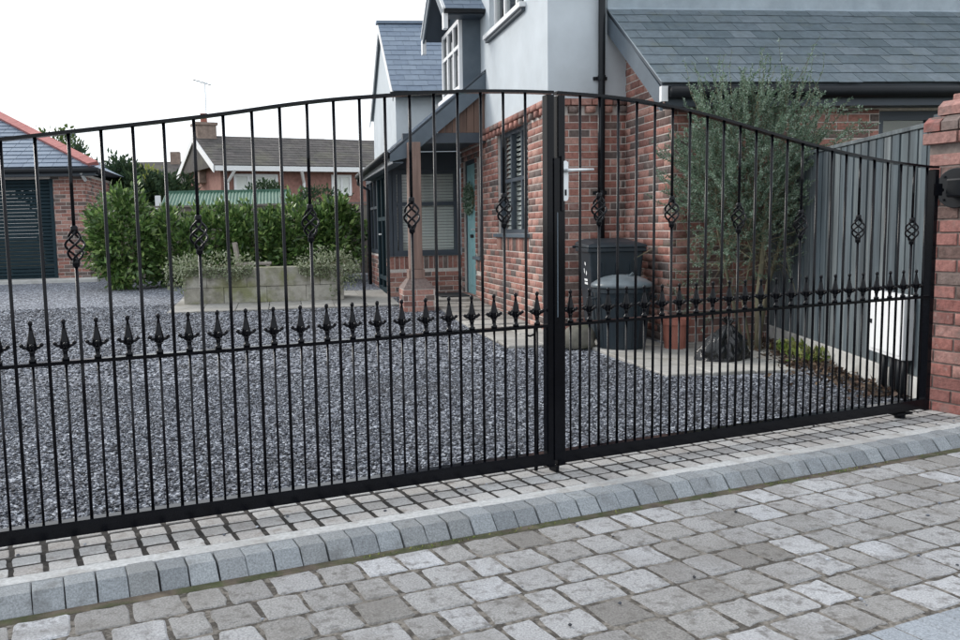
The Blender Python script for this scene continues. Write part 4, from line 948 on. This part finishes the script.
# laurel hedge: separate shrubs grown together
HG = 'laurel shrubs of the hedge'
lab = ['tallest laurel shrub, leftmost of the hedge beside the garage', 'laurel shrub second from the garage, left of the planter', 'laurel shrub behind the left trailing plant of the planter', 'laurel shrub behind the wooden armchair', 'laurel shrub behind the right trailing plant of the planter', 'rightmost laurel shrub of the hedge, next to the porch']
for k, (x, y, rx, rz_, zc) in enumerate([(-2.88, 16.5, .60, .86, .98), (-2.0, 16.8, .60, .68, .74), (-1.2, 16.9, .60, .68, .74), (-.42, 16.9, .60, .70, .76), (.36, 16.9, .60, .72, .78), (1.05, 16.9, .52, .72, .80)]):
    shrub('laurel_shrub', lab[k], 'shrub', (x, y, gz(y)), (rx, .5, rz_), zc, 4200, .15, .062, 'laurel', HG, 20 + k, 100, .12)
# conifer hedge behind
for k, (x, y, rx, rz_, zc, l_) in enumerate([(-4.9, 22.5, .8, 1.35, 1.3, 'dark conifer beside the garage wall, leftmost of the conifer hedge'), (-3.75, 22.8, .8, 1.3, 1.3, 'dark conifer in the middle of the conifer hedge'), (-2.75, 23.2, .7, 1.05, 1.15, 'dark conifer at the right end of the conifer hedge, by the brick gable')]):
    shrub('conifer', l_, 'conifer', (x, y, gz(y)), (rx, .8, rz_), zc, 11000, .19, .07, 'conifer', 'conifers behind the laurel hedge', 40 + k, 160, .10, stems=1, trunk=.08, up=.1)
shrub('golden_shrub', 'yellow green shrub top showing above the conifer hedge', 'shrub', (-4.0, 27, .4), (.7, .5, .45), 2.35, 1300, .14, .07, 'golden', None, 51, 40, .2, stems=3, trunk=.05)
tr = shrub('garden_tree', 'bushy green tree rising behind the garage roof', 'tree', (-6.7, 27, .4), (1.0, .9, 1.05), 2.75, 3200, .17, .08, 'tree', None, 60, 90, .17, stems=4, trunk=.11)
# feathery bush by the fence
bush = thing('feathery_bush', 'tall feathery green bush growing against the annex by the fence', 'bush', (4.3, 7.35, 0))
rs = np.random.default_rng(5)
P = []; D = []; tw = MB()
def spray(p0, d0, L, n_leaf):
    p = Vector(p0); d = Vector(d0).normalized(); st = 7; pts = [p.copy()]
    for i in range(st):
        d = (d + Vector(rs.normal(size=3)) * .16 + Vector((0, 0, .03))).normalized(); p = p + d * (L / st); pts.append(p.copy())
    tw.tube(pts, [.0032 * (1 - .7 * i / st) for i in range(st + 1)], 3, cap=False)
    for i in range(n_leaf):
        t = (rs.uniform(.15, 1)) * st; a = int(min(t, st - 1)); q_ = pts[a].lerp(pts[a + 1], t - a); P.append(q_); D.append((pts[a + 1] - pts[a]).normalized() * .55 + Vector(rs.normal(size=3)) * .6)
heads = []
for k in range(640):
    while True:
        d = rs.normal(size=3); d /= np.linalg.norm(d); rr = rs.uniform(.2, 1) ** .5
        c = np.array([4.30, 7.38, 1.66]) + d * rr * np.array([.72, .42, .72])
        if c[2] > .5: break
    dd = d * .7 + np.array([0, 0, .75]); spray(c - dd * .12, dd, rs.uniform(.28, .55), 120)
for k in range(26):      # long wisps above the crown
    x = rs.uniform(3.7, 4.9); spray((x, 7.35 + rs.uniform(-.2, .2), 2.1 + rs.uniform(-.1, .15)), (rs.normal() * .25 + (x - 4.3) * .4, rs.normal() * .2, 1), rs.uniform(.4, .65), 50)
for k in range(60):      # thin straggling lower growth on the left, over the brickwork
    spray((rs.uniform(3.82, 4.25), 7.5 + rs.uniform(-.1, .25), rs.uniform(.35, 1.3)), (rs.normal() * .5, rs.normal() * .3, rs.normal() * .4 + .4), rs.uniform(.25, .45), 40)
for k in range(150):     # lower skirt of the bush
    spray((rs.uniform(3.85, 4.75), 7.3 + rs.uniform(-.25, .25), rs.uniform(.75, 1.5)), (rs.normal() * .5, rs.normal() * .4 - .2, rs.normal() * .4 + .35), rs.uniform(.25, .45), 75)
for k in range(26):
    spray((rs.uniform(4.6, 5.05), 7.3 + rs.uniform(-.2, .1), rs.uniform(1.5, 2.15)), (.8, rs.normal() * .3, rs.uniform(-.1, .5)), rs.uniform(.3, .55), 55)
P = np.array(P); D = np.array(D)
leaves('foliage', P, D, rs.uniform(.016, .034, len(P)), rs.uniform(.006, .0115, len(P)), 'feather', bush)
tw.build('twigs', 'twig', bush)
for (pts, r0) in (([(4.28, 7.2, 0), (4.27, 7.2, .5), (4.33, 7.22, 1.0), (4.36, 7.25, 1.6)], .032), ([(4.33, 7.3, 0), (4.42, 7.3, .6), (4.6, 7.3, 1.2), (4.68, 7.3, 1.7)], .022), ([(4.2, 7.3, 0), (4.1, 7.35, .5), (3.98, 7.4, 1.1), (3.95, 7.4, 1.6)], .018), ([(4.24, 7.25, 0), (4.15, 7.25, .45), (4.2, 7.2, .9), (4.05, 7.3, 1.4)], .012)):
    MB().tube(pts, [r0, r0 * .85, r0 * .65, r0 * .35], 8).build('trunk', 'bark', bush, smooth=True)
q = MB()
for k in range(26):
    x = rs.uniform(4.05, 4.5); a = rs.normal(size=3) * .18; p0_ = Vector((x, 7.2 + rs.uniform(-.1, .1), rs.uniform(.5, 1.2))); q.tube([p0_, p0_ + Vector((a[0], a[1], .15)), p0_ + Vector((a[0] * 2, a[1], .2 - abs(a[2]))), p0_ + Vector((a[0] * 2.4, a[1], -.05))], [.004, .004, .003, .002], 4)
q.build('dry_stems', 'twig', bush)
# leaf litter and weeds along the fence
n = 1500; qq = rng.uniform(.1, FL - .1, n); dd = np.abs(rng.normal(0, .17, n)) + .03; keep = rng.uniform(0, 1, n) < np.where(qq > 1.2, 1, .5)
PL = np.array([[*(F0 + FD * a + FN * (b_ + .02))] for a, b_ in zip(qq, dd)]); PL[:, 2] = rng.uniform(.003, .03, n); PL = PL[keep]
DL = rng.normal(size=PL.shape); DL[:, 2] *= .35
o = leaves('leaf_litter', PL, DL, rng.uniform(.03, .07, len(PL)), rng.uniform(.02, .04, len(PL)), 'dead_leaf'); tag(o, 'dry brown fallen leaves lying along the foot of the dark fence', 'leaves', kind='stuff')
for k, (a, b_, h_, l_) in enumerate([(2.05, .14, .16, 'bright yellow green weed tuft at the fence foot, farther from the meter box'), (1.55, .16, .17, 'low weed tuft at the fence foot, nearer the meter box')]):
    c = F0 + FD * a + FN * b_; nn = 130; t = thing('weed', l_, 'weed', c, 'weeds along the fence')
    PP = np.array([[c.x, c.y, 0]]) + rng.normal(size=(nn, 3)) * [.07, .07, .0] + np.array([0, 0, 1]) * rng.uniform(.01, h_ * .7, (nn, 1)); DD = rng.normal(size=(nn, 3)) + [0, 0, .7]
    leaves('leaves', PP, DD, .06, .03, 'weed', t)
    q = MB()
    for i in range(8):
        a_ = i * .8; q.tube([c, c + Vector((math.cos(a_) * .04, math.sin(a_) * .04, h_ * .8))], .003, 4)
    q.build('stems', 'twig', t)
# moss and weeds in the gutter of the kerb
n = 900; PG = np.array([[*G(s_, -.475 + t_, -.066)] for s_, t_ in zip(rng.uniform(1.2, 5.0, n), rng.normal(0, .009, n))]); dens = np.array([0.35 + .65 * (math.sin(p[0] * 3.1) > 0) for p in PG]); PG = PG[rng.uniform(0, 1, n) < dens]
DG = rng.normal(size=PG.shape) * [1, 1, .6] + [0, 0, .4]; o = leaves('gutter_moss', PG, DG, rng.uniform(.008, .02, len(PG)), .007, 'weed'); tag(o, 'green moss and small weeds in the joint below the kerb', 'moss', kind='stuff')

n = 70; PS = np.array([[*G(s_, t_, z_)] for s_, t_, z_ in [(rng.uniform(-.4, 5.2), (rng.uniform(-.22, .1) if k < 30 else rng.uniform(-1.65, -.5)), (.004 if k < 30 else -.053)) for k in range(n)]])
b6 = np.array([[1, 0, 0], [0, 1, 0], [-1, 0, 0], [0, -1, 0], [.1, .1, .6], [0, 0, -.5]]); Vs = b6[None] * (1 + rng.normal(size=(n, 6, 3)) * .25) * rng.uniform(.004, .010, (n, 1, 1)) + PS[:, None]
fs = np.array([[0, 1, 4], [1, 2, 4], [2, 3, 4], [3, 0, 4], [1, 0, 5], [2, 1, 5], [3, 2, 5], [0, 3, 5]])
o = soup('stray_chippings', Vs.reshape(-1, 3), (np.arange(n)[:, None, None] * 6 + fs[None]).reshape(-1, 3), 'grit'); tag(o, 'stray gravel chippings scattered on the paving outside the gate', 'gravel', kind='stuff')

# ================================================================== PLANTER AND BENCH
pln = thing('stone_planter', 'long mossy stone trough planter on slabs before the hedge', 'planter', (-.25, 13.5, gz(13.4)))
zg = gz(13.3) + .01
SX = [-1.45, -.85, -.2, .4, .98]; SX2 = [-1.45, -1.1, -.5, .1, .62, .98]
for (xs_, z0, z1) in ((SX, zg, zg + .24), (SX2, zg + .243, zg + .53)):
    for i in range(len(xs_) - 1):
        q = MB(); q.box(xs_[i] + .0015, xs_[i + 1] - .0015, 13.2 + random.uniform(-.006, .006), 13.32, z0, z1); q.build('stone', 'stone', pln, bevel=.008)
for (xa, xb) in ((-1.45, -1.33), (.86, .98)):
    q = MB(); q.box(xa + .002, xb - .002, 13.33, 13.85, zg, zg + .525); q.build('stone', 'stone', pln, bevel=.014)
q = MB(); q.box(-1.32, .85, 13.74, 13.85, zg, zg + .52); q.build('stone', 'stone', pln, bevel=.014)
q = MB(); q.box(-1.32, .85, 13.33, 13.73, zg, zg + .47); q.build('soil', 'earth', pln)
def trailing(label, c, rx, n, seed, drape):
    t = thing('trailing_plant', label, 'plant', c, 'silvery plants trailing over the planter')
    P_, D_ = crown(n, (c[0], c[1], c[2] + .02), (rx, .34, .2), 60, .16, seed=seed, up=.1)
    r2 = np.random.default_rng(seed + 9); k = n * 3 // 4
    xa = r2.uniform(-rx * 1.05, rx * 1.05, k); f_ = 1 - .45 * np.abs(xa / rx); dr = r2.uniform(0, 1, k) ** 1.4 * drape(xa) * f_
    P2 = np.stack([c[0] + xa, 13.17 - r2.uniform(0, .06, k), c[2] - dr + .02], 1); D2 = r2.normal(size=(k, 3)) * .6 + [0, -.5, -.4]
    P_ = np.concatenate([P_, P2]); D_ = np.concatenate([D_, D2]); P_[:, 2] = np.maximum(P_[:, 2], gz(13.2) + .02)
    leaves('foliage', P_, D_, r2.uniform(.03, .06, len(P_)), r2.uniform(.018, .034, len(P_)), 'silver', t)
    q = MB()
    for i in range(14):
        a = r2.uniform(-rx, rx); q.tube([(c[0] + a * .4, 13.4, c[2]), (c[0] + a * .8, 13.22, c[2] + .06), (c[0] + a, 13.16, c[2] - .1)], .004, 4)
    q.build('stems', 'twig', t)
trailing('silvery trailing plant spilling over the left end of the stone planter', (-1.05, 13.42, zg + .54), .62, 1500, 71, lambda x: np.where(x < -.35, .55, np.where(x > .25, .28, .16)))
trailing('silvery trailing plant spilling over the right end of the stone planter', (.76, 13.42, zg + .53), .45, 1200, 72, lambda x: np.where(x > .0, .52, .22))
bn = thing('garden_chair', 'weathered wooden garden armchair behind the stone planter', 'chair', (-.45, 14.6, gz(14.6))); zb = gz(14.6)
def bbx(name, *a): return MB().box(*a).build(name, 'wood_grey', bn, bevel=.005)
for y in (14.36, 14.84):
    bbx('leg', -.22, -.16, y, y + .06, zb, zb + .50); q = MB(); q.para((-.62, y, zb), (.06, 0, 0), (0, .06, 0), (-.14, 0, .88)); q.build('leg', 'wood_grey', bn); bbx('arm', -.72, -.13, y - .01, y + .07, zb + .501, zb + .535)
    bbx('side_rail', -.66, -.221, y + .01, y + .05, zb + .28, zb + .36)
for k in range(4): bbx('seat_slat', -.62 + k * .115, -.52 + k * .115, 14.37, 14.89, zb + .365, zb + .388)
for z in (.50, .78): q = MB(); q.para((-.62 - z * .159, 14.421, zb + z), (.03, 0, 0), (0, .418, 0), (-.012, 0, .08)); q.build('back_rail', 'wood_grey', bn)
for k in range(5): q = MB(); q.para((-.708, 14.44 + k * .08, zb + .581), (.016, 0, 0), (0, .055, 0), (-.031, 0, .198)); q.build('back_slat', 'wood_grey', bn)

# ================================================================== BACK FENCE, GREEN ROOFED SHED
bf = thing('back_fence', 'weathered grey board fence behind the laurel hedge', 'fence', (-1, 18.2, gz(18.2))); zf = gz(18.2)
q = MB(); q.box(-.062, .062, 0, .016, 0, 1.45); BFM = q.mesh('board', MT['fence_old'])
for k in range(44): place('board', BFM, bf, (-3.5 + k * .13, 18.2 + (k % 2) * .012, zf + .02 + random.uniform(-.01, .01)))
MB().box(-3.6, 2.2, 18.17, 18.27, zf + 1.49, zf + 1.53).build('capping', 'fence_old', bf)
for x in (-3.0, -1.2, .6, 2.1): MB().box(x, x + .1, 18.22, 18.32, zf, zf + 1.58).build('post', 'fence_old', bf)
sh = thing('garden_shed', 'low shed with green corrugated roof behind the back fence', 'shed', (-.9, 20.6, .3))
MB().box(-2.45, .2, 20.2, 21.8, .25, 1.82).build('wall', 'fence_old', sh)
q = MB(); V = []; F = []; nx = 150
for i in range(nx + 1):
    x = -2.62 + 2.95 * i / nx; dz = .016 * math.sin(i * math.pi / 2 * 1.0)
    V += [(x, 20.0, 1.82 + dz), (x, 21.1, 2.17 + dz)]
    if i: F.append((2 * i - 2, 2 * i, 2 * i + 1, 2 * i - 1))
q.add(V, F); q.build('corrugated_roof', 'green_roof', sh)
MB().box(-2.63, .34, 21.08, 21.2, 2.16, 2.215).build('ridge', 'green_roof', sh)
MB().box(-2.72, -2.60, 19.93, 20.0, 1.7, 2.06).build('end_post', 'white', sh)
shrub('conical_shrub', 'grey green rounded shrub top under the far house windows, left', 'shrub', (-.45, 24.5, .4), (.55, .5, .42), 1.75, 1500, .12, .05, 'conifer', None, 81, 60, .16, stems=3, trunk=.04)
shrub('conical_shrub', 'grey green shrub top left of the far house white window, above the hedge', 'shrub', (1.2, 24.5, .4), (.62, .5, .45), 1.55, 1500, .12, .05, 'conifer', None, 82, 60, .16, stems=3, trunk=.04)

# ================================================================== GARAGE
gar = thing('garage', 'brick garage with dark roller door and hipped slate roof, left', 'garage', (-6.5, 20, gz(19.2)))
gy, gx, zg2 = 19.2, -4.06, gz(19.2)
DW = (-7.2, -4.78)      # door opening
ez2 = 2.62
mb = MB(); mb.box(DW[1], gx, gy, gy + .25, zg2 - .1, ez2 - .1); mb.box(gx - 7.8, DW[0], gy, gy + .25, zg2 - .1, ez2 - .1); mb.box(DW[0], DW[1], gy + .002, gy + .25, 2.42, ez2 - .1); mb.box(gx - .25, gx, gy + .25, gy + 6, zg2 - .1, ez2 - .1); mb.box(gx - 7.8, gx - 7.55, gy + .25, gy + 6, zg2 - .1, ez2 - .1); gw = mb.build('wall', 'mortar', gar)
GB = Bricks(); GB.panel((DW[1], gy, zg2), UX, -UY, gx - DW[1], 0, 2.2, phase=.3); GB.panel((gx - 7.8, gy, zg2), UX, -UY, gx * 0 + DW[0] - gx + 7.8, 0, 2.2); GB.panel((gx, gy - .0075, zg2), UY, UX, 6.2, 0, 2.2, phase=.2); GB.emit(gw, 'brick', 120)
q = MB(); z = zg2 + .01
while z < 2.42:
    q.prism([(DW[0], gy + .10, z), (DW[0], gy + .075, z + .012), (DW[0], gy + .075, z + .062), (DW[0], gy + .10, z + .074)], (DW[1] - DW[0], 0, 0)); z += .076
q.build('roller_door', 'teal_door', gar)
MB().box(DW[1] - .02, DW[1] + .05, gy - .02, gy - .001, zg2, 2.42).build('door_guide', 'teal_door', gar)
MB().box(gx - 8.0, gx + .28, gy - .3, gy - .27, ez2 - .16, ez2 + .0).build('fascia_board', 'anthracite', gar)
MB().box(gx - 8.0, gx + .28, gy - .27, gy + .0, ez2 - .15, ez2 - .13).build('soffit', 'anthracite', gar)
MB().tube([(gx - 8.0, gy - .35, ez2 - .05), (gx + .36, gy - .35, ez2 - .05)], .055, 8).build('gutter', 'black_plastic', gar)
rx1, ry0 = gx + .33, gy - .33; rx0, ry1, rzp = rx1 - 8.4, ry0 + 8.4, ez2 + .525 * 4.2
ax, ay = rx1 - 4.2, ry0 + 4.2
mb = MB(); V = [(rx0, ry0, ez2), (rx1, ry0, ez2), (rx1, ry1, ez2), (rx0, ry1, ez2), (ax - .02, ay, rzp), (ax, ay, rzp)]
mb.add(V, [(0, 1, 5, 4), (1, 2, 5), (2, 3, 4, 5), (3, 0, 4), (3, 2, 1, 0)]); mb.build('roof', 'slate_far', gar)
hv = Vector((ax, ay, rzp)) - Vector((rx1, ry0, ez2)); fv = Vector((0, ay - ry0, rzp - ez2)); Lf = fv.length; rows = int(Lf / .21)
J = MB()
for r in range(rows):
    f0 = r / rows; xr = rx1 + (hv.x) * f0 - .03; xl = rx0 + (ax - rx0) * f0; base = Vector((xl, ry0, ez2)) + fv * f0 + Vector((0, -.02, .03)); x = xl - .3 * ((r % 2) / 2)
    while x < xr - .05:
        a, b_ = max(x, xl), min(x + .3, xr); J.para((a, base.y, base.z), (b_ - a - .008, 0, 0), fv * (1.12 / rows) + Vector((0, .008, -.014)), (0, -.004, .008)); x += .3
ob = J.build('slate_courses', 'slate_far', gar); ob['kind'] = 'stuff'
nh = 16
for k in range(nh):
    a = Vector((rx1, ry0, ez2 + .03)) + hv * (k / nh); MB().para(a + Vector((-.16, -.0, -.02)), hv * (1.04 / nh), (.2, .06, .05), (-.02, -.06, .075)).build('hip_tile', 'red_tile', gar)
MB().box(gx - 7.8, gx + .3, gy - .8, gy + .0, zg2 - .1, zg2 + .035).build('apron', 'concrete', gar, bevel=.01)
MB().tube([(gx - .01, gy - .3, ez2 - .1), (gx + .03, gy - .1, ez2 - .25)], .035, 6).build('downpipe', 'white', gar)

# ================================================================== FAR HOUSES
nb = thing('neighbour_house', 'red brick house with brown tiled roof and chimney beyond the hedge', 'house', (-1.87, 30, .4)); nb.rotation_euler.z = R(20)
NY, NZ = 30.0, 3.58
nl = -1.87; nr = nl + 11; DP = 4.3; rm = NY + DP / 2
BF = mat('brick_far', [(.22, .11, .092), (.28, .15, .125), (.25, .125, .105)], nscale=9, amount=.25, rough=.9); MT['brick_far'] = BF
apex = 4.66
mb = MB(); mb.box(nl, nr, NY, NY + DP, .3, NZ); mb.prism([(nl, NY, NZ), (nl, NY + DP, NZ), (nl, rm, apex - .12)], (.25, 0, 0)); mb.build('wall', 'brick_far', nb)
mb = MB(); V = [(nl - .3, NY - .35, NZ - .15), (nr, NY - .35, NZ - .15), (nr, rm, apex), (nl - .3, rm, apex), (nl - .3, NY + DP + .35, NZ - .15), (nr, NY + DP + .35, NZ - .15)]
mb.add(V, [(0, 1, 2, 3), (3, 2, 5, 4), (0, 3, 4)]); mb.build('roof', 'roof_brown', nb)
vv = Vector((0, rm - NY + .35, apex - NZ + .15))
slates(nb, (nl - .32, NY - .38, NZ - .13), UX, vv, nr - nl, vv.length, 'roof_brown', .33, .24, joined=True, thick=.03)
for (ya, s_) in ((NY - .38, 1), (NY + DP + .38, -1)):
    mb = MB(); mb.prism([(nl - .36, ya, NZ - .12), (nl - .36, rm, apex + .05), (nl - .36, rm, apex - .2), (nl - .36, ya, NZ - .36)], (.04, 0, 0)); mb.build('bargeboard', 'white', nb)
MB().box(nl - .3, nr, NY - .42, NY - .36, NZ - .3, NZ - .13).build('gutter', 'white', nb)
MT['chimney_stone'] = mat('chimney_stone', [(.20, .15, .125), (.27, .21, .175)], nscale=9, amount=.3, rough=.95)
ch = MB(); ch.box(nl - .25, nl + .45, rm - .35, rm + .35, 3., 5.05); ch.box(nl - .3, nl + .5, rm - .4, rm + .4, 5.05, 5.15); cho = ch.build('chimney', 'chimney_stone', nb)
MB().lathe((nl + .1, rm, 5.15), [(.13, 0), (.11, .3), (.14, .34)], 10).build('chimney_pot', 'terracotta', cho)
ae = MB(); ae.tube([(nl + .2, rm, 5.1), (nl + .2, rm, 6.62)], .025, 5); ae.tube([(nl - .25, rm - .1, 6.66), (nl + .45, rm + .1, 6.54)], .022, 5)
for k in range(5): ae.tube([(nl - .2 + k * .15, rm - .25, 6.65 - k * .025), (nl - .2 + k * .15, rm + .25, 6.65 - k * .025)], .012, 4)
ae.build('aerial', 'metal', cho)
for (x0_, x1_, z0_, z1_, vs_) in ((nl + .45, nl + 2.05, 2.6, 3.2, (.33, .67)), (nl + 4.1, nl + 4.9, 2.45, 3.2, (.5,)), (nl + 5.5, nl + 6.2, 2.45, 3.2, ())):
    wv = window(nb, (x0_, NY - .001, z0_), UX, -UY, x1_ - x0_, z1_ - z0_, 'white', vs=vs_, fw=.09, recess=-.04, depth=.05, back=None, glassm='glass')
    MB().box(x0_ + .05, x1_ - .05, NY - .006, NY - .003, z0_ + .05, z1_ - .05).build('curtain', 'blind', wv)
MB().tube([(nl + .4, NY - .4, NZ - .25), (nl + .2, NY - .1, 2.9), (nl + .2, NY - .1, .4)], .06, 6).build('downpipe', 'white', nb)
MB().tube([(nl + 2.8, NY - .4, NZ - .25), (nl + 3.0, NY - .1, 2.9), (nl + 3.0, NY - .1, .4)], .06, 6).build('downpipe', 'white', nb)
fh = thing('distant_house', 'small distant brown roof just left of the brick gable', 'house', (-6.3, 46, .4))
MB().box(-7.6, -4.5, 46, 50, .3, 3.9).build('wall', 'brick_far', fh)
mb = MB(); mb.prism([(-7.9, 45.6, 3.8), (-7.9, 50.4, 3.8), (-7.9, 48, 5.1)], (3.6, 0, 0)); mb.build('roof', 'roof_brown', fh)
mb = MB(); mb.prism([(-4.28, 45.6, 3.95), (-4.28, 48, 5.25), (-4.28, 48, 5.0), (-4.28, 45.6, 3.7)], (.08, 0, 0)); mb.build('bargeboard', 'white', fh)
MB().box(-5.6, -5.1, 47.7, 48.3, 4.6, 5.6).build('chimney', 'chimney_stone', fh)
lp = thing('street_lamp', 'thin distant street lamp above the conifer hedge', 'lamp', (-10.2, 46, .4))
MB().tube([(-10.2, 46, .3), (-10.2, 46, 6.3)], .06, 6).build('pole', 'metal', lp)
MB().box(-10.6, -10.05, 45.9, 46.1, 6.28, 6.4).build('lantern', 'fascia', lp)

# ================================================================== SMALL THINGS AT THE PORCH
wr = thing('door_wreath', 'round green wreath hanging on the pale blue front door', 'wreath', (HX, 13.06, 1.65))
n = 420; a = rng.uniform(0, 6.283, n); b_ = rng.uniform(0, 6.283, n); rr = .17 + .05 * np.cos(b_)
PW = np.stack([HX + .035 - .05 * np.abs(np.sin(b_)), 13.06 + rr * np.cos(a), 1.62 + rr * np.sin(a)], 1); leaves('foliage', PW, rng.normal(size=(n, 3)) + [-.6, 0, 0], .07, .03, 'feather', wr)
q = MB(); q.tube([(HX + .03, 13.06 + .17 * math.cos(t * .2618), 1.62 + .17 * math.sin(t * .2618)) for t in range(25)], .02, 6); q.build('ring', 'twig', wr)
tag(MB().box(2.42, 2.86, 12.72, 13.42, .136, .152).build('doormat', 'mat_dark'), 'dark rectangular doormat on the porch step', 'doormat')
